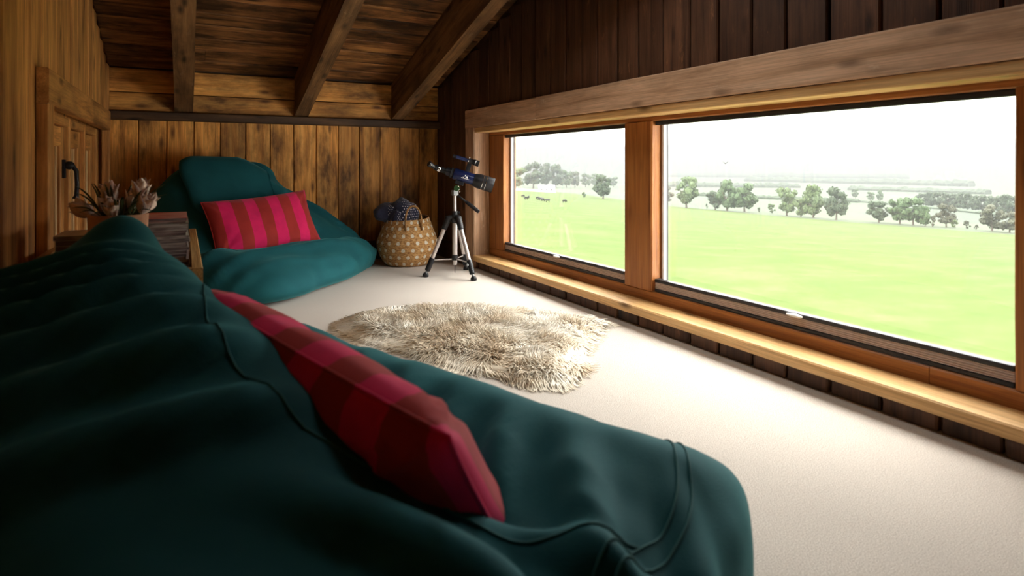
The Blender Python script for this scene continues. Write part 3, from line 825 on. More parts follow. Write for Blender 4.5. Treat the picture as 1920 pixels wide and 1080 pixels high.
for i, (r_, z_) in enumerate(dense):
    for k in range(nlt):
        q = 2 * math.pi * k / nlt
        f_ = 1 + (.012 * math.sin(q * 2 + 1) + .006 * math.sin(5 * q)) * (z_ / .2)
        rib = .0016 * math.sin(i * 2.1) * (1 if 12 < i < 60 else 0)
        vs.append(((r_ * f_ + rib) * math.cos(q), (r_ * f_ + rib) * math.sin(q), z_ + (.012 * math.sin(q + .6) if z_ > .3 else 0)))
for i in range(len(dense) - 1):
    for k in range(nlt): fs.append((i * nlt + k, i * nlt + (k + 1) % nlt, (i + 1) * nlt + (k + 1) % nlt, (i + 1) * nlt + k))
body = bmk.add(vs, fs).obj('body', M_WEAVE, bk, smooth=True)
uvl = body.data.uv_layers.new(name='UVMap')
for poly in body.data.polygons:
    i, k = divmod(poly.index, nlt)
    for li, (di, dk) in zip(poly.loop_indices, ((0, 0), (0, 1), (1, 1), (1, 0))):
        zz = dense[min(len(dense) - 1, i + di)][1]
        uvl.data[li].uv = ((k + dk) / nlt, zz / .36)
def handle(q, lean):
    c = Vector((math.cos(q), math.sin(q), 0)); t = Vector((-c.y, c.x, 0))
    pts = []
    for i in range(21):
        a = math.pi * i / 20
        pts.append(c * (.172 + lean * math.sin(a)) + t * (.06 * math.cos(a)) + Vector((0, 0, .30 + .125 * math.sin(a) ** .8 + .02)))
    pts = [pts[0] - Vector((0, 0, .05)) + c * .012] + pts + [pts[-1] - Vector((0, 0, .05)) + c * .012]
    m = MB(); m.tube(pts, .007, 8)
    for ph in (0, math.pi):
        tw = []
        for i, p in enumerate(pts):
            a = i * 1.1 + ph; tw.append(p + (c * math.cos(a) + Vector((0, 0, 1)) * math.sin(a)) * .004)
        m.tube(tw, .006, 6)
    m.obj('handle', M_ROPE, bk, smooth=True)
vd = math.atan2(-BC.y, -BC.x)
handle(vd + .25, -.015); handle(vd + .25 + math.pi - .2, -.01)
def navy():
    m, nt, p = new_mat('navy_knit')
    uv = nt.nodes.new('ShaderNodeUVMap'); sx = nt.nodes.new('ShaderNodeSeparateXYZ'); L(nt, uv.outputs[0], sx.inputs[0])
    U = math_n(nt, 'MULTIPLY', sx.outputs[0], 34.0); V = math_n(nt, 'MULTIPLY', sx.outputs[1], 18.0)
    row = math_n(nt, 'FLOOR', V); U = math_n(nt, 'ADD', U, math_n(nt, 'MULTIPLY', row, .5))
    a = math_n(nt, 'LESS_THAN', math_n(nt, 'ABSOLUTE', math_n(nt, 'SUBTRACT', math_n(nt, 'FRACT', U), .5)), .16)
    b = math_n(nt, 'LESS_THAN', math_n(nt, 'ABSOLUTE', math_n(nt, 'SUBTRACT', math_n(nt, 'FRACT', V), .5)), .2)
    zone = math_n(nt, 'GREATER_THAN', sx.outputs[0], .70)
    f = math_n(nt, 'MULTIPLY', math_n(nt, 'MULTIPLY', a, b), zone)
    n = N(nt, 'ShaderNodeTexNoise', Scale=160.0, Detail=2.0); L(nt, mapping(nt, (1, 1, 1), False), n.inputs[0])
    c = mixc(nt, f, mixc(nt, n.outputs[0], (.006, .007, .022), (.02, .022, .06)), (.62, .56, .58))
    L(nt, c, p.inputs['Base Color']); p.inputs['Roughness'].default_value = .9; p.inputs['Sheen Weight'].default_value = .2
    bump(nt, p, n.outputs[0], .8, .006); return m
M_NAVY = navy()
bl = empty('throw_blanket', BC + Vector((0, 0, .2))); tag(bl, 'bundled navy knitted throw with white flecks stuffed into the dotted basket', 'blanket')
def bundle(name, c, rr, seed, rough=.16, nu=48, nv=30):
    vs = []; fs = []
    for j in range(nv + 1):
        th = math.pi * j / nv
        for i in range(nu):
            q = 2 * math.pi * i / nu
            d = Vector((math.sin(th) * math.cos(q), math.sin(th) * math.sin(q), math.cos(th)))
            k = 1 + rough * noise.noise(d * 1.7 + Vector((seed, 0, 0))) + .10 * math.sin(q * 3 + seed + 2 * d.z) * math.sin(th) ** 2 + .03 * noise.noise(d * 7 + Vector((0, seed, 0)))
            vs.append((c[0] + d.x * rr[0] * k, c[1] + d.y * rr[1] * k, c[2] + d.z * rr[2] * k))
    for j in range(nv):
        for i in range(nu): fs.append((j * nu + i, (j + 1) * nu + i, (j + 1) * nu + (i + 1) % nu, j * nu + (i + 1) % nu))
    o = MB().add(vs, fs).obj(name, M_NAVY, bl, smooth=True)
    ul = o.data.uv_layers.new(name='UVMap')
    for poly in o.data.polygons:
        j, i = divmod(poly.index, nu)
        for li, (dj, di) in zip(poly.loop_indices, ((0, 0), (1, 0), (1, 1), (0, 1))): ul.data[li].uv = ((i + di) / nu, (j + dj) / nv)
    return o
sR = rt; sF = fw
bundle('folds', sR * -.04 + Vector((0, 0, .17)), (.118, .115, .12), 1.0)
bundle('folds', sR * -.135 - sF * .03 + Vector((0, 0, .185)), (.105, .085, .075), 4.0)
bundle('fringe', sR * -.055 - sF * .085 + Vector((0, 0, .15)), (.065, .05, .075), 7.0, .3)

# ------------------------------------------------------------------ tripod
TC = Vector((1.603, 3.745, 0))
tp = empty('tripod', TC); tag(tp, 'pale aluminium tripod with black joints standing on the carpet by the window', 'tripod')
feet = [Vector((1.639, 3.523, 0)) - TC, Vector((1.412, 3.793, 0)) - TC, Vector((1.757, 3.904, 0)) - TC]
MB().tube([(0, 0, .14), (0, 0, .40)], .0165, 16).obj('center_column', M_ALU, tp, smooth=True, angle=40)
MB().tube([(0, 0, .40), (0, 0, .545)], .011, 16).obj('riser', M_ALU, tp, smooth=True, angle=40)
MB().tube([(0, 0, .355), (0, 0, .37), (0, 0, .40), (0, 0, .412)], [.024, .032, .030, .02], 18).tube([(0, 0, .412), (0, 0, .435)], .021, 14).obj('crown', M_BLACK, tp, smooth=True, angle=40)
MB().tube([(.0, .0, .424), Vector(rt) * .034 + Vector((0, 0, .424))], [.008, .01], 10).obj('lock_knob', M_BLACK, tp, smooth=True, angle=40)
MB().tube([(0, 0, .105), (0, 0, .14)], .021, 16).obj('hub', M_BLACK, tp, smooth=True, angle=40)
MB().tube([(0, 0, .072), (0, 0, .105)], [.013, .016], 14).obj('hub_cap', M_ALU, tp, smooth=True, angle=40)
MB().tube([(0, 0, .018), (0, 0, .072)], [.002, .0028], 8).obj('hook_pin', M_BLACK, tp)
for f in feet:
    d = f.normalized(); top = d * .045 + Vector((0, 0, .385)); ft = Vector((f.x, f.y, .012))
    ax = (ft - top).normalized(); k0 = top + (ft - top) * .12; k1 = top + (ft - top) * .70; k2 = top + (ft - top) * .93
    lg = MB().tube([k0, k1], .0135, 14).obj('leg', M_ALU, tp, smooth=True, angle=40)
    MB().tube([d * .012 + Vector((0, 0, .392)), top + Vector((0, 0, .004)), k0 + ax * .02, k0 + ax * .03], [.02, .023, .020, .016], 12).obj('shoulder', M_BLACK, lg, smooth=True, angle=40)
    MB().tube([k1, k1 + ax * .008, k2 - ax * .005, k2], [.0165, .019, .0185, .013], 10).obj('leg_lock', M_BLACK, lg, smooth=True, angle=40)
    side = ax.cross(Vector((0, 0, 1))).normalized()
    MB().tube([k1 + ax * .03 + side * .012, k1 + ax * .03 + side * .026], .009, 10).obj('clamp', M_GREY, lg, smooth=True, angle=40)
    MB().tube([k2, ft + Vector((0, 0, .012))], .008, 10).obj('ankle', M_GREY, lg, smooth=True)
    MB().lathe([(0, 0), (.019, 0), (.021, .004), (.019, .018), (.012, .028), (0, .03)], 18, Matrix.Translation((f.x, f.y, 0))).obj('foot', M_BLACK, lg, smooth=True, angle=45)
    mid = top + (ft - top) * .74
    MB().tube([(0, 0, .112), mid], [.005, .004], 8).obj('strut', M_ALU, tp)
# pan head
hz = .545
MB().box(-.018, .018, -.022, .022, hz - .004, hz + .03, c=.004).tube([(0, 0, hz - .006), (0, 0, hz + .004)], .021, 16).obj('pan_head', M_GREY, tp, smooth=True, angle=40)
MB().lathe([(.0, -.009), (.018, -.009), (.020, -.006), (.020, .006), (.018, .009), (0, .009)], 22, frame(Vector((0, 0, hz + .045)) + Vector(rt) * .014 - Vector(fw) * .018, rt, (0, 0, 1))).obj('tilt_dial', M_GREEN, tp, smooth=True, angle=40)
h0 = Vector((0, 0, hz + .012)); h1 = h0 + Vector(rt) * .165 - Vector(fw) * .05 + Vector((0, 0, -.125))
MB().tube([h0, lerp(h0, h1, .5)], .0062, 10).obj('pan_handle_rod', M_BLACK, tp, smooth=True)
MB().tube([lerp(h0, h1, .46), lerp(h0, h1, .52), lerp(h0, h1, .95), h1], [.009, .0125, .0135, .011], 14).obj('pan_handle_grip', M_BLACK, tp, smooth=True, angle=40)
for a_, b_, c_ in ((.03, -.02, .035), (.034, -.018, .02), (.026, -.03, .058)):
    MB().ball(Vector(rt) * a_ + Vector(fw) * b_ + Vector((0, 0, hz + c_)), .0045, 10).obj('screw', M_CHROME, tp, smooth=True)

# ------------------------------------------------------------------ telescope: local +X is the objective end
tdir = (Vector(rt) * .955 + Vector(fw) * .06 + Vector((0, 0, -.30))).normalized()
TM = frame(TC + Vector((0, 0, .672)) + Vector(rt) * .045, tdir, Vector((0, 0, 1)).cross(tdir))
ts_ = empty('telescope'); ts_.matrix_world = TM
tag(ts_, 'navy refractor telescope with black dew shield and finder, mounted on the tripod', 'telescope')
RX = Matrix.Rotation(math.radians(90), 4, 'Y')          # lathe z -> x
def lt(name, prof, mat, n=28, parent=ts_, M=None, ang=35): return MB().lathe([(r_, z_) for z_, r_ in prof], n, (M or Matrix.Identity(4)) @ RX).obj(name, mat, parent, smooth=True, angle=ang)
tube_ = lt('tube', [(-.055, 0), (-.055, .037), (-.052, .039), (.088, .039), (.088, 0)], M_BLUE)
lt('dew_shield', [(.085, .030), (.088, .043), (.105, .046), (.118, .050), (.222, .051), (.224, .050), (.224, .045), (.18, .044), (.18, 0)], M_BLACK)
lt('ring', [(.148, .0505), (.148, .0522), (.1505, .0522), (.1505, .0505)], M_CHROME); lt('ring', [(.170, .0508), (.170, .0524), (.1725, .0524), (.1725, .0508)], M_CHROME)
lt('lens', [(.186, .0435), (.190, .03), (.192, 0)], M_SEAL)
lt('rear_collar', [(-.058, 0), (-.060, .034), (-.075, .036), (-.078, .030), (-.11, .027), (-.112, 0)], M_BLACK)
lt('draw_tube', [(-.108, .02), (-.150, .02), (-.150, 0)], M_BLACK); lt('silver_collar', [(-.146, .0215), (-.148, .023), (-.162, .023), (-.164, 0)], M_CHROME)
MB().tube([(-.09, -.045, -.014), (-.09, .045, -.014)], .005, 10).obj('focus_axle', M_CHROME, ts_, smooth=True)
for s_ in (-1, 1): MB().tube([(-.09, s_ * .040, -.014), (-.09, s_ * .054, -.014)], .012, 14).obj('focus_knob', M_BLACK, ts_, smooth=True, angle=40)
MB().tube([(-.16, 0, 0), (-.178, 0, .001), (-.192, 0, .006)], [.018, .019, .018], 14).obj('diagonal', M_BLACK, ts_, smooth=True)
ep = MB().tube([(-.186, -.0, .0), (-.212, -.016, .008), (-.222, -.022, .011), (-.232, -.028, .014)], [.014, .016, .020, .019], 16).obj('eyepiece', M_BLACK, ts_, smooth=True, angle=40)
MB().ball((-.214, -.035, .010), (.006, .006, .006), 8).obj('thumb_screw', M_CHROME, ts_, smooth=True); MB().ball((-.165, -.025, -.012), (.005, .005, .005), 8).obj('thumb_screw', M_CHROME, ts_, smooth=True)
# finder
fn = MB().tube([(-.075, 0, .112), (-.02, 0, .112), (.03, 0, .112)], .013, 14).obj('finder', M_BLUE, ts_, smooth=True, angle=40)
MB().tube([(-.095, 0, .112), (-.075, 0, .112), (-.072, 0, .112)], [.012, .012, .015], 14).obj('finder_eyepiece', M_BLACK, fn, smooth=True, angle=40)
MB().tube([(.026, 0, .112), (.03, 0, .112), (.05, 0, .112), (.054, 0, .112), (.088, 0, .112)], [.013, .017, .018, .021, .021], 16).obj('finder_hood', M_BLACK, fn, smooth=True, angle=40)
MB().tube([(.062, 0, .112), (.064, 0, .112)], .0216, 16).obj('finder_ring', M_CHROME, fn, smooth=True)
for z_, y_ in ((.132, -.012), (.108, -.022)): MB().ball((.014, y_, z_), .0045, 8).obj('finder_screw', M_CHROME, fn, smooth=True)
MB().box(.012, .042, -.008, .008, .036, .095, c=.003).tube([(.016, 0, .112), (.036, 0, .112)], .019, 16).obj('finder_bracket', M_BLACK, ts_, smooth=True, angle=40)
MB().box(-.03, .03, -.013, .013, -.062, -.036, c=.004).obj('mount_shoe', M_BLACK, ts_)
YM = Matrix.Rotation(0, 4, 'X')
# white peak emblem lying on the tube flank that faces the room
def on_tube(x, ang, r_=.0394): return (x, -r_ * math.cos(ang), r_ * math.sin(ang))
em = MB()
def etri(pts):
    vs = [on_tube(x, a) for x, a in pts] + [on_tube(x, a, .0386) for x, a in pts]; n_ = len(pts)
    em.add(vs, [tuple(range(n_)), tuple(range(2 * n_ - 1, n_ - 1, -1))] + [(i, n_ + i, n_ + (i + 1) % n_, (i + 1) % n_) for i in range(n_)])
for x0, x1, x2, h_ in ((.010, .024, .036, .34), (.028, .037, .047, .18)):
    etri([(x0, -.15), (x1 - .002, h_), (x1 + .002, h_), (x1, h_ - .2), (x0 + .006, -.15)]); etri([(x1, h_ - .12), (x1 + .002, h_), (x2, -.15), (x2 - .006, -.15)])
etri([(.002, -.30), (.002, -.22), (.056, -.22), (.056, -.30)])
em.obj('peak_emblem', M_WHITE, ts_)

# ------------------------------------------------------------------ sheepskin rug
OUT = [(.60, 2.78), (.70, 2.93), (.86, 3.0), (1.13, 2.93), (1.30, 2.82), (1.48, 2.66), (1.60, 2.50), (1.70, 2.36), (1.73, 2.24), (1.60, 2.16), (1.46, 2.05), (1.36, 1.92), (1.22, 1.74), (1.11, 1.68), (1.02, 1.76), (.94, 1.92), (.84, 2.12), (.72, 2.38), (.62, 2.62)]
RC = Vector((1.14, 2.38, 0))
rug = empty('sheepskin_rug', RC); tag(rug, 'shaggy cream sheepskin rug lying on the carpet', 'rug')
def inside(x, y):
    c = False; j = len(OUT) - 1
    for i in range(len(OUT)):
        xi, yi = OUT[i]; xj, yj = OUT[j]
        if (yi > y) != (yj > y) and x < (xj - xi) * (y - yi) / (yj - yi) + xi: c = not c
        j = i
    return c
def edge_d(x, y):
    best = 9
    for i in range(len(OUT)):
        a = Vector(OUT[i]); b = Vector(OUT[(i + 1) % len(OUT)]); ab = b - a
        t = max(0, min(1, (Vector((x, y)) - a).dot(ab) / ab.length_squared)); best = min(best, (a + ab * t - Vector((x, y))).length)
    return best
vs = []; n_ = len(OUT)
for sc_, z_ in ((1, .002), (1.0, .012), (.9, .024), (.6, .03)):
    for x, y in OUT: vs.append((( x - RC.x) * sc_, (y - RC.y) * sc_, z_))
fs = [tuple(range(n_ - 1, -1, -1)), tuple(3 * n_ + i for i in range(n_))]
for k in range(3):
    for i in range(n_): fs.append((k * n_ + i, k * n_ + (i + 1) % n_, (k + 1) * n_ + (i + 1) % n_, (k + 1) * n_ + i))
def fleece_mat():
    m, nt, p = new_mat('fleece')
    n = N(nt, 'ShaderNodeTexNoise', Scale=5.0, Detail=4.0); L(nt, mapping(nt, (1, 1, 1), False), n.inputs[0])
    L(nt, ramp(nt, n.outputs[0], [(.32, (.60, .46, .31)), (.5, (.76, .66, .52)), (.66, (.88, .82, .72))]), p.inputs['Base Color'])
    p.inputs['Roughness'].default_value = .75; p.inputs['Specular IOR Level'].default_value = .2; p.inputs['Sheen Weight'].default_value = .2
    return m
M_FLEECE = fleece_mat()
MB().add(vs, fs).obj('hide', M_FLEECE, rug, smooth=True)
fr = random.Random(5); fv = []; ff = []
cnt = 0
while cnt < 24000:
    x = fr.uniform(.58, 1.75); y = fr.uniform(1.64, 3.02)
    if not inside(x, y): continue
    cnt += 1
    e = edge_d(x, y); c2 = noise.noise(Vector((x * 7, y * 7, 0))); c3 = noise.noise(Vector((x * 7, y * 7, 9)))
    od = Vector((x - RC.x, y - RC.y, 0)).normalized()
    cl_ = Vector((c2, c3, 0)) * 1.4
    edge = max(0, 1 - e / .16)
    dirv = (od * (.25 + .8 * edge) + cl_ + Vector((fr.uniform(-.25, .25), fr.uniform(-.25, .25), 0)))
    dirv.z = .75 * (1 - .75 * edge) + fr.uniform(-.1, .1)
    dirv.normalize()
    ln = fr.uniform(.045, .075) * (1.0 + .25 * noise.noise(Vector((x * 4, y * 4, 3))))
    b0 = Vector((x - RC.x, y - RC.y, .012 + .016 * min(1, e / .1)))
    sd = dirv.cross(Vector((0, 0, 1))).normalized() if abs(dirv.z) < .99 else Vector((1, 0, 0)); up_ = sd.cross(dirv)
    w0 = fr.uniform(.0026, .0046); ph = fr.uniform(0, 6.28); n0 = len(fv); cur = fr.uniform(.004, .009)
    for i in range(5):
        t = i / 4
        c = b0 + dirv * ln * t + sd * (cur * math.sin(t * 5 + ph) * t) + Vector((0, 0, -.028 * t * t * (1 + edge)))
        if c.z < .004: c.z = .004
        w_ = w0 * (1 - .8 * t) 
        fv += [tuple(c + sd * w_), tuple(c - sd * w_ * .5 + up_ * w_ * .8), tuple(c - sd * w_ * .5 - up_ * w_ * .8)]
    for i in range(4):
        a = n0 + i * 3
        for k in range(3): ff.append((a + k, a + (k + 1) % 3, a + 3 + (k + 1) % 3, a + 3 + k))
fl_ = MB().add(fv, ff).obj('fleece', M_FLEECE, rug, smooth=True); fl_['kind'] = 'stuff'

# ------------------------------------------------------------------ the valley outside
PHT = [(28.09, 400, 16.68), (33.67, 370, 17.33), (38.91, 330, 19.01), (42.55, 300, 19.89), (49.93, 270, 20.53), (56.63, 245, 20.34), (62.94, 225, 19.62), (68.43, 210, 18.89)]
def tabl(ph, k):
    if ph <= PHT[0][0]: return PHT[0][k]
    for a, b in zip(PHT, PHT[1:]):
        if ph <= b[0]: return lerp(a[k], b[k], (ph - a[0]) / (b[0] - a[0]))
    return PHT[-1][k]
def ground(r_, ph):
    re, He = tabl(ph, 1), tabl(ph, 2)
    h = 4.5 + (He - 4.5) * r_ / re if r_ < re else He + 26 * (1 - math.exp(-(r_ - re) / 900))
    z = EYE - h
    if r_ > 2400:
        t = min(1, (r_ - 2400) / 3200); t = t * t * (3 - 2 * t)
        x, y = r_ * math.sin(math.radians(ph)), r_ * math.cos(math.radians(ph))
        hill = 150 + 70 * math.exp(-((ph - 33) / 6) ** 2) + 85 * math.exp(-((ph - 43.5) / 5) ** 2) - 1.6 * (ph - 30)
        hill += 45 * noise.noise(Vector((x / 1500, y / 1500, 0))) + 12 * noise.noise(Vector((x / 350, y / 350, 4)))
        z += t * hill
    return z
def gpt(ph, r_, dz=0): return Vector((r_ * math.sin(math.radians(ph)), r_ * math.cos(math.radians(ph)), ground(r_, ph) + dz))
def grass_mat(name, a, b, c, sc):
    m, nt, p = new_mat(name)
    n = N(nt, 'ShaderNodeTexNoise', Scale=sc, Detail=6.0, Roughness=.65); L(nt, mapping(nt, (1, 2.5, 1), False), n.inputs[0])
    n2 = N(nt, 'ShaderNodeTexNoise', Scale=1.3, Detail=6.0, Roughness=.8); L(nt, mapping(nt, (1, 1, 1), False), n2.inputs[0])
    col = mixc(nt, .4, ramp(nt, n.outputs[0], [(.35, a), (.5, b), (.65, c)]), ramp(nt, n2.outputs[0], [(.35, (.55, .62, .4)), (.6, (1, 1, 1))]), 'MULTIPLY')
    L(nt, col, p.inputs['Base Color']); p.inputs['Roughness'].default_value = .95; p.inputs['Specular IOR Level'].default_value = .1
    return m
M_GRASS = grass_mat('pasture_grass', (.038, .058, .010), (.045, .063, .013), (.055, .067, .020), .12)
def far_mat():
    m, nt, p = new_mat('valley_fields')
    v = N(nt, 'ShaderNodeTexVoronoi', Scale=.0042); v.feature = 'F1'; L(nt, mapping(nt, (1, 2.0, 0), False), v.inputs[0])
    sc_ = nt.nodes.new('ShaderNodeSeparateColor'); L(nt, v.outputs['Color'], sc_.inputs[0])
    col = ramp(nt, sc_.outputs[0], [(.1, (.017, .031, .007)), (.4, (.025, .037, .010)), (.65, (.034, .037, .014)), (.9, (.012, .022, .007))])
    L(nt, col, p.inputs['Base Color']); p.inputs['Roughness'].default_value = .95; return m
M_FAR = far_mat()
def sector(name, rs, phs, mat, far=False):
    vs = []; fs = []; n_ = len(phs)
    for r_ in rs:
        for ph in phs:
            rr_ = r_ * (tabl(ph, 1) / 300) if not far else r_
            vs.append(gpt(ph, rr_))
    for i in range(len(rs) - 1):
        for j in range(n_ - 1): fs.append((i * n_ + j, i * n_ + j + 1, (i + 1) * n_ + j + 1, (i + 1) * n_ + j))
    return MB().add(vs, fs).obj(name, mat, None, smooth=True)
phs = [-20 + k * 1.5 for k in range(91)]
o = sector('pasture_ground', [3, 6, 10, 16, 25, 40, 60, 90, 130, 180, 240, 296], phs, M_GRASS); o['kind'] = 'structure'
far_r = [296]
vs = []; fs = []; radii = [None] + [330, 430, 480, 560, 700, 900, 1200, 1600, 2000, 2400, 2700, 3000, 3400, 3800, 4300, 4900, 5600, 6400]
for r_ in radii:
    for ph in phs:
        re = tabl(ph, 1) * 296 / 300
        vs.append(gpt(ph, re if r_ is None else max(r_, re + 10)))
for i in range(len(radii) - 1):
    for j in range(len(phs) - 1): fs.append((i * len(phs) + j, i * len(phs) + j + 1, (i + 1) * len(phs) + j + 1, (i + 1) * len(phs) + j))
o = MB().add(vs, fs).obj('valley_ground', M_FAR, None, smooth=True); o['kind'] = 'structure'

# trees
def leaf_mat(name, a, b):
    m, nt, p = new_mat(name)
    n = N(nt, 'ShaderNodeTexNoise', Scale=.9, Detail=3.0); L(nt, mapping(nt, (1, 1, 1)), n.inputs[0])
    L(nt, mixc(nt, n.outputs[0], a, b), p.inputs['Base Color']); p.inputs['Roughness'].default_value = .8; return m
LEAFS = [leaf_mat('foliage_dark', (.012, .025, .009), (.026, .042, .014)), leaf_mat('foliage_mid', (.018, .040, .010), (.036, .064, .016)), leaf_mat('foliage_pale', (.030, .054, .014), (.055, .078, .022)), leaf_mat('foliage_bronze', (.021, .024, .011), (.038, .039, .016))]
M_BARK = plain('bark', (.07, .055, .04), .9, nscale=3, namt=.4)
def crown_mesh(seed, nb_, shape):
    """unit tree: height 1, width 1"""
    q = random.Random(seed); vs = []; fs = []; blobs = []
    for k in range(nb_):
        t = q.random(); z_ = lerp(.20, .86, t)
        rad = {'round': math.sin(math.pi * min(1, (z_ - .10) / .95)) ** .7, 'tall': (1 - abs(z_ - .5) * 1.15), 'bush': 1 - max(0, z_ - .45) * 1.2}[shape] * .36
        a = q.uniform(0, 6.28); rr_ = rad * math.sqrt(q.random())
        blobs.append((Vector((rr_ * math.cos(a), rr_ * math.sin(a), z_)), q.uniform(.10, .17)))
    for c, br in blobs:
        for k in range(46):
            d = Vector((q.gauss(0, 1), q.gauss(0, 1), q.gauss(0, 1))).normalized()
            p = c + Vector((d.x, d.y, d.z * .8)) * br * q.uniform(.75, 1.05)
            n_ = (d + Vector((q.gauss(0, .5), q.gauss(0, .5), q.gauss(0, .5)))).normalized()
            t_ = n_.orthogonal().normalized(); b_ = n_.cross(t_); s_ = q.uniform(.018, .04)
            i0 = len(vs)
            vs += [tuple(p + t_ * s_), tuple(p + b_ * s_), tuple(p - t_ * s_), tuple(p - b_ * s_)]; fs.append((i0, i0 + 1, i0 + 2, i0 + 3))
        # inner mass keeps the crown from being see-through
        bm = bmesh.new(); bmesh.ops.create_icosphere(bm, subdivisions=1, radius=br * .8)
        bm.verts.index_update(); i0 = len(vs)
        vs += [tuple(v.co * (1 + .25 * q.uniform(-1, 1)) + c) for v in bm.verts]; fs += [tuple(i0 + v.index for v in f.verts) for f in bm.faces]; bm.free()
    return vs, fs
def trunk_mesh(seed):
    q = random.Random(seed); m = MB()
    m.tube([(0, 0, -.03), (0, 0, .05), (.01, 0, .2), (0, .01, .42)], [.05, .032, .026, .018], 8)
    for k in range(5):
        a = q.uniform(0, 6.28); m.tube([(0, 0, .16 + .04 * k), (.12 * math.cos(a), .12 * math.sin(a), .32 + .04 * k), (.24 * math.cos(a), .24 * math.sin(a), .46 + .05 * k)], [.016, .011, .005], 6)
    return m.v, m.f
protos = []
for sd, nbl, shp in ((11, 26, 'round'), (12, 30, 'tall'), (13, 22, 'round'), (14, 34, 'round'), (15, 16, 'bush')):
    v_, f_ = crown_mesh(sd, nbl, shp); tv, tf = trunk_mesh(sd)
    ms = []
    for lm in LEAFS: ms.append(MB().add(v_, f_).mesh('crown', lm))
    protos.append((ms, MB().add(tv, tf).mesh('trunk', M_BARK)))
def tree(ph, r_, h_, w_, shape, leaf, label, group, name='tree', cat='tree'):
    o = empty(name, gpt(ph, r_, -.05 * h_ * 0), rnd.uniform(0, 6.28)); o.scale = (w_ * 1.12, w_ * 1.12, h_ * 1.06)
    tag(o, label, cat, group)
    c = bpy.data.objects.new('crown', protos[shape][0][leaf]); link(c, o)
    t = bpy.data.objects.new('trunk', protos[shape][1]); link(t, o)
G1, G2, G3, G4 = 'trees along the field edge', 'grove at the left', 'far woodland belt', 'bushes along the field edge'
for a in (
    (42.89, 310, 9.6, 9.1, 0, 3, 'bronze-leaved tree half hidden by the mullion of the window', G1),
    (44.78, 276, 13.6, 11.8, 3, 2, 'pale green tree standing alone just right of the mullion', G1),
    (47.28, 281, 8.5, 8.5, 2, 0, 'low dark tree at the left of the clump of three', G1),
    (48.28, 278, 13.7, 10.2, 1, 1, 'tallest tree in the middle of the clump of three', G1),
    (49.75, 278, 12.4, 11.5, 3, 1, 'broad rounded tree at the right of the clump of three', G1),
    (53.16, 263, 11.0, 9.8, 0, 2, 'pale tree at the left end of the central row', G1),
    (54.28, 260, 7.1, 5.8, 2, 2, 'short pale tree between two tall ones in the central row', G1),
    (55.23, 257, 12.8, 9.4, 1, 2, 'tall pale tree touching the dark one in the central row', G1),
    (56.95, 250, 11.9, 9.0, 3, 0, 'dense dark green tree at the right end of the central row', G1),
    (60.00, 242, 7.5, 7.7, 3, 0, 'dark tree at the left end of the right-hand clump', G1),
    (61.43, 238, 8.7, 7.4, 0, 1, 'second tree of the right-hand clump, beside the dark one', G1),
    (62.31, 235, 9.0, 8.0, 3, 1, 'bright green domed tree, tallest of the right-hand clump', G1),
    (63.11, 231, 6.6, 4.1, 1, 1, 'slim tree at the right end of the right-hand clump', G1),
    (64.44, 230, 7.4, 6.6, 0, 3, 'loose bronze-green tree standing before the far woodland', G1),
    (67.21, 220, 7.6, 7.3, 2, 3, 'spreading tree near the right edge of the window', G1),
    (68.22, 216, 5.8, 5.9, 0, 3, 'tree cut off by the right edge of the window', G1),
    (37.23, 277, 10.9, 10.7, 3, 0, 'lone dark round tree seen through the left pane', G1),
    (28.91, 389, 13.8, 18.0, 0, 2, 'pale green tree at the left edge of the left pane', G2),
    (30.63, 508, 21.6, 20.7, 0, 0, 'largest hazy tree of the grove behind the cows', G2),
    (31.75, 559, 22.8, 14.9, 3, 0, 'second hazy tree of the grove, right of the largest', G2),
    (32.76, 576, 22.4, 18.4, 1, 0, 'third hazy tree of the grove, bluish and domed', G2),
    (33.77, 595, 16.8, 12.6, 0, 1, 'fourth hazy tree of the grove, lower than its neighbours', G2),
    (34.58, 620, 16.4, 12.0, 3, 0, 'fifth hazy tree closing the grove on the right', G2),
    (35.58, 684, 15.1, 15.7, 0, 1, 'faint tree between the grove and the lone dark tree, left one', G2),
    (36.43, 743, 15.7, 18.3, 3, 1, 'faint tree rising behind the lone dark tree', G2),
    (38.17, 758, 12.6, 14.6, 0, 1, 'faint tree right of the lone dark tree, near the mullion', G2),
    (59.41, 511, 6.6, 6.2, 0, 1, 'left one of two small hazy trees above the right-hand clump', G3),
    (60.08, 516, 8.6, 6.2, 1, 1, 'right one of two small hazy trees above the right-hand clump', G3),
    (58.34, 571, 7.9, 6.2, 0, 1, 'small hazy tree in the valley right of the dense dark tree', G3)):
    tree(*a)
for k in range(14):
    ph = lerp(63.0, 69.0, k / 13); re = lerp(425, 340, k / 13)
    tree(ph, re + rnd.uniform(-6, 10), rnd.uniform(7.6, 9.2), rnd.uniform(6, 8), rnd.choice([0, 1, 3]), 0, 'hazy tree in the dense woodland belt behind the right-hand trees', G3)
for ph, r_, h_, w_, lf, lab in ((35.38, 250, 2.4, 2.4, 1, 'small round bush left of the lone dark tree'), (52.01, 280, 4.1, 4.6, 2, 'bush at the left foot of the central row'), (50.9, 282, 2.2, 2.0, 1, 'tiny bush between clump of three and central row'),
    (63.56, 230, 3.7, 2.3, 3, 'bush right of the right-hand clump'), (65.00, 229, 2.6, 2.6, 2, 'bush at the foot of the loose bronze-green tree'), (65.72, 226, 2.6, 2.2, 3, 'rusty bush, second right of the loose bronze-green tree'), (66.30, 225, 1.5, 1.4, 3, 'smallest bush beside the spreading right-hand tree'), (46.55, 290, 2.4, 1.2, 0, 'narrow shrub between lone pale tree and clump of three')):
    tree(ph, r_, h_, w_, 4, lf, lab, G4, 'bush', 'bush')
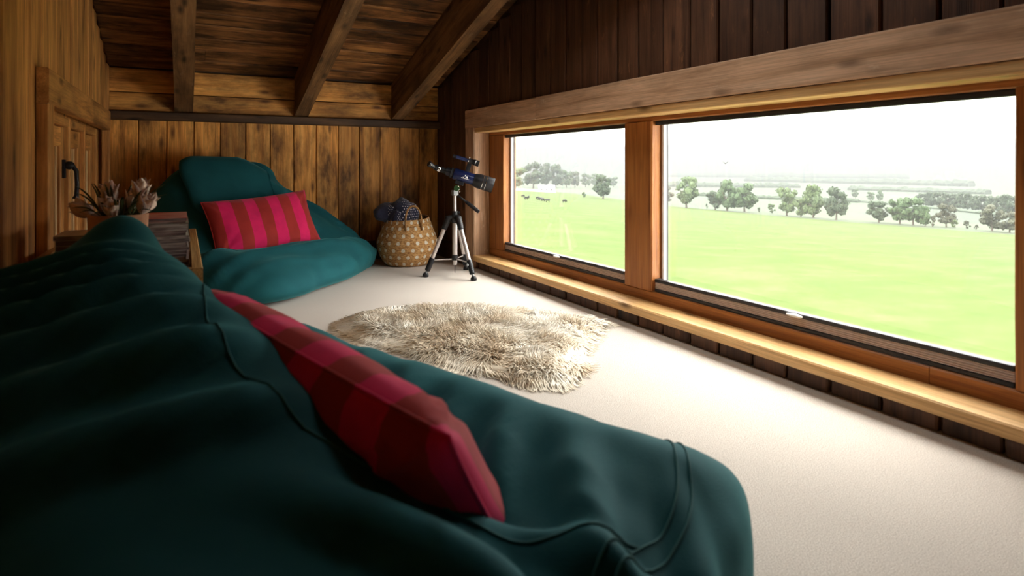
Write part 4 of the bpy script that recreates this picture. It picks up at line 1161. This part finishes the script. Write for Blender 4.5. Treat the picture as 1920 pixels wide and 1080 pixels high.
# hedges in the valley
M_HEDGE = LEAFS[0]
def hedge(ph0, r0, ph1, r1, h_, w_, label):
    n_ = 70; vs = []; fs = []; sec = 6
    P0, P1 = gpt(ph0, r0), gpt(ph1, r1); d = (P1 - P0).normalized(); s_ = Vector((-d.y, d.x, 0)).normalized()
    for i in range(n_ + 1):
        t = i / n_; ph = lerp(ph0, ph1, t); r_ = lerp(r0, r1, t); b = gpt(ph, r_)
        hh = h_ * (.75 + .6 * abs(noise.noise(Vector((i * .6, h_, r0)))) )
        for o_, z_ in ((-.5, -.3), (-.55, .5), (-.25, 1), (.25, 1), (.55, .5), (.5, -.3)):
            vs.append(b - P0 + s_ * o_ * w_ + Vector((0, 0, z_ * hh)) + Vector((rnd.uniform(-.3, .3), rnd.uniform(-.3, .3), rnd.uniform(-.2, .2))) * (h_ / 3))
    for i in range(n_):
        for k in range(sec): fs.append((i * sec + k, i * sec + (k + 1) % sec, (i + 1) * sec + (k + 1) % sec, (i + 1) * sec + k))
    fs += [tuple(range(sec)), tuple(n_ * sec + k for k in range(sec - 1, -1, -1))]
    o = MB().add(vs, fs).obj('hedgerow', M_HEDGE); o.location = P0
    tag(o, label, 'hedge', 'hedgerows in the valley')
hedge(44.5, 520, 58.6, 470, 3.0, 4, 'nearest hazy hedgerow crossing behind the clump of three')
hedge(58.8, 480, 69.5, 300, 1.6, 3, 'hedgerow running towards the right edge of the window')
hedge(43.0, 900, 54.0, 980, 8, 14, 'faint tree-lined hedgerow across the mid valley')
hedge(50.0, 1500, 66.0, 1250, 12, 22, 'faint long hedgerow far out in the valley')
hedge(41.5, 2100, 62.0, 2100, 16, 40, 'faintest hedgerow below the hills')
hedge(58.0, 900, 67.0, 800, 6, 12, 'faint hedgerow above the woodland belt')
# field-edge dry-stone wall
def stone_wall(ph0, r0, ph1, r1, h_, n_, label):
    vs = []; fs = []; P0 = gpt(ph0, r0)
    for i in range(n_):
        a, b = i / n_, (i + .94) / n_
        for t in (a, b):
            p = gpt(lerp(ph0, ph1, t), lerp(r0, r1, t)) - P0; rad = (p + P0).normalized(); hh = h_ * (.85 + .3 * rnd.random())
            for o_, z_ in ((-.3, -.2), (-.22, hh), (.22, hh), (.3, -.2)): vs.append(p + Vector((rad.x, rad.y, 0)) * o_ + Vector((0, 0, z_)))
        k = i * 8
        fs += [(k, k + 1, k + 5, k + 4), (k + 1, k + 2, k + 6, k + 5), (k + 2, k + 3, k + 7, k + 6), (k, k + 3, k + 2, k + 1), (k + 4, k + 5, k + 6, k + 7)]
    o = MB().add(vs, fs).obj('field_wall', plain('field_stone', (.30, .28, .25), .9)); o.location = P0; tag(o, label, 'stone wall')
stone_wall(27.0, 372, 32.8, 330, 1.3, 60, 'low grey field wall running in front of the grove')
# farm building
fb = empty('farmhouse', gpt(31.9, 345), math.radians(-31)); tag(fb, 'small white farm building among the grove trees', 'building')
wm = plain('limewash', (.80, .79, .80), .8); sl = plain('slate', (.30, .31, .36), .7)
MB().box(-4.5, 4.5, -2.5, 2.5, -.5, 2.4).add([(-4.5, -2.5, 2.4), (-4.5, 2.5, 2.4), (-4.5, 0, 3.9), (4.5, -2.5, 2.4), (4.5, 2.5, 2.4), (4.5, 0, 3.9)], [(0, 2, 1), (3, 4, 5)]).obj('walls', wm, fb)
for s_ in (-1, 1): MB().box(-4.8, 4.8, 0, 3.05, -.12, 0, frame((0, 0, 4.02), (1, 0, 0), (0, s_ * .857, -.515))).obj('roof_slope', sl, fb)
for x in (-2.8, 0, 2.8): MB().box(x - .5, x + .5, -2.56, -2.45, .9, 1.9).obj('window', M_SEAL, fb)
# cows
M_COW = plain('black_hide', (.012, .011, .010), .7)
def cow_mesh():
    m = MB(); m.ball((0, 0, 1.0), (.95, .36, .42), 12).ball((-.55, 0, 1.02), (.42, .35, .40), 10).ball((.75, 0, 1.1), (.4, .3, .36), 10)
    m.tube([(.85, 0, 1.15), (1.15, 0, .95), (1.4, 0, .55), (1.5, 0, .35)], [.26, .2, .17, .10], 8)
    m.tube([(-.92, 0, 1.2), (-1.02, 0, .9), (-1.03, 0, .5)], [.05, .03, .04], 6)
    for s_ in (-1, 1):
        m.tube([(1.28, s_ * .1, .85), (1.22, s_ * .3, .9)], [.06, .03], 6)
        for x in (-.62, .62): m.tube([(x, s_ * .2, .85), (x + .04, s_ * .2, .42), (x, s_ * .2, 0)], [.17, .09, .07], 8)
    return m.mesh('cow', M_COW, True)
cm = cow_mesh()
for ph, r_, rz, lab in ((29.62, 192, .3, 'black cow furthest left in the pasture, set back'), (29.97, 168, 3.4, 'black cow, second from the left, nearer the house'), (30.18, 181, .9, 'black cow, third from the left, grazing behind the second'),
    (31.04, 174, .2, 'black cow at the left of the central bunch'), (31.34, 164, 3.0, 'black cow in the middle of the central bunch'), (31.50, 159, .4, 'black cow at the right of the central bunch, nearest the house'),
    (32.00, 152, 2.8, 'black cow, second from the right in the pasture'), (33.57, 155, .1, 'black cow furthest right in the pasture')):
    o = bpy.data.objects.new('cow', cm); link(o); o.location = gpt(ph, r_); o.rotation_euler = (0, 0, rz); o.scale = (.6, .6, .6); tag(o, lab, 'cow', 'cows grazing in the pasture')

bd = empty('bird', (118 * math.sin(math.radians(48.15)), 118 * math.cos(math.radians(48.15)), .9)); tag(bd, 'small dark bird in flight above the clump of three trees', 'bird')
bm_ = MB(); bm_.tube([(-.28, 0, 0), (-.15, 0, .01), (.0, 0, .02), (.16, 0, .03), (.24, 0, .03)], [.03, .06, .085, .06, .02], 8).obj('body', M_COW, bd, smooth=True)
for s_ in (-1, 1):
    vs = [(.12, s_ * .04, .04), (-.1, s_ * .04, .03), (.10, s_ * .35, .22), (-.08, s_ * .35, .20), (-.05, s_ * .72, .38)]
    MB().add(vs + [(x, y, z - .02) for x, y, z in vs], [(0, 1, 3, 2), (2, 3, 4), (5, 7, 8, 6), (7, 9, 8), (0, 2, 7, 5), (2, 4, 9, 7), (1, 6, 8, 3), (3, 8, 9, 4), (0, 5, 6, 1)]).obj('wing', M_COW, bd)
# ------------------------------------------------------------------ valley haze (real scattering medium)
hz_m = bpy.data.materials.new('haze'); hz_m.use_nodes = True; nt = hz_m.node_tree; nt.nodes.remove(nt.nodes['Principled BSDF'])
vsn = nt.nodes.new('ShaderNodeVolumeScatter'); vsn.inputs['Color'].default_value = (.96, .98, 1, 1); vsn.inputs['Density'].default_value = .000165; vsn.inputs['Anisotropy'].default_value = 0.0
van = nt.nodes.new('ShaderNodeVolumeAbsorption'); van.inputs['Color'].default_value = (0, 0, 0, 1); van.inputs['Density'].default_value = .00075
add = nt.nodes.new('ShaderNodeAddShader'); L(nt, vsn.outputs[0], add.inputs[0]); L(nt, van.outputs[0], add.inputs[1])
L(nt, add.outputs[0], nt.nodes['Material Output'].inputs['Volume'])
o = MB().box(40, 6300, -2200, 6300, -90, 130).obj('haze', hz_m); o['kind'] = 'stuff'; o['label'] = 'pale summer haze hanging in the valley'; o['category'] = 'haze'
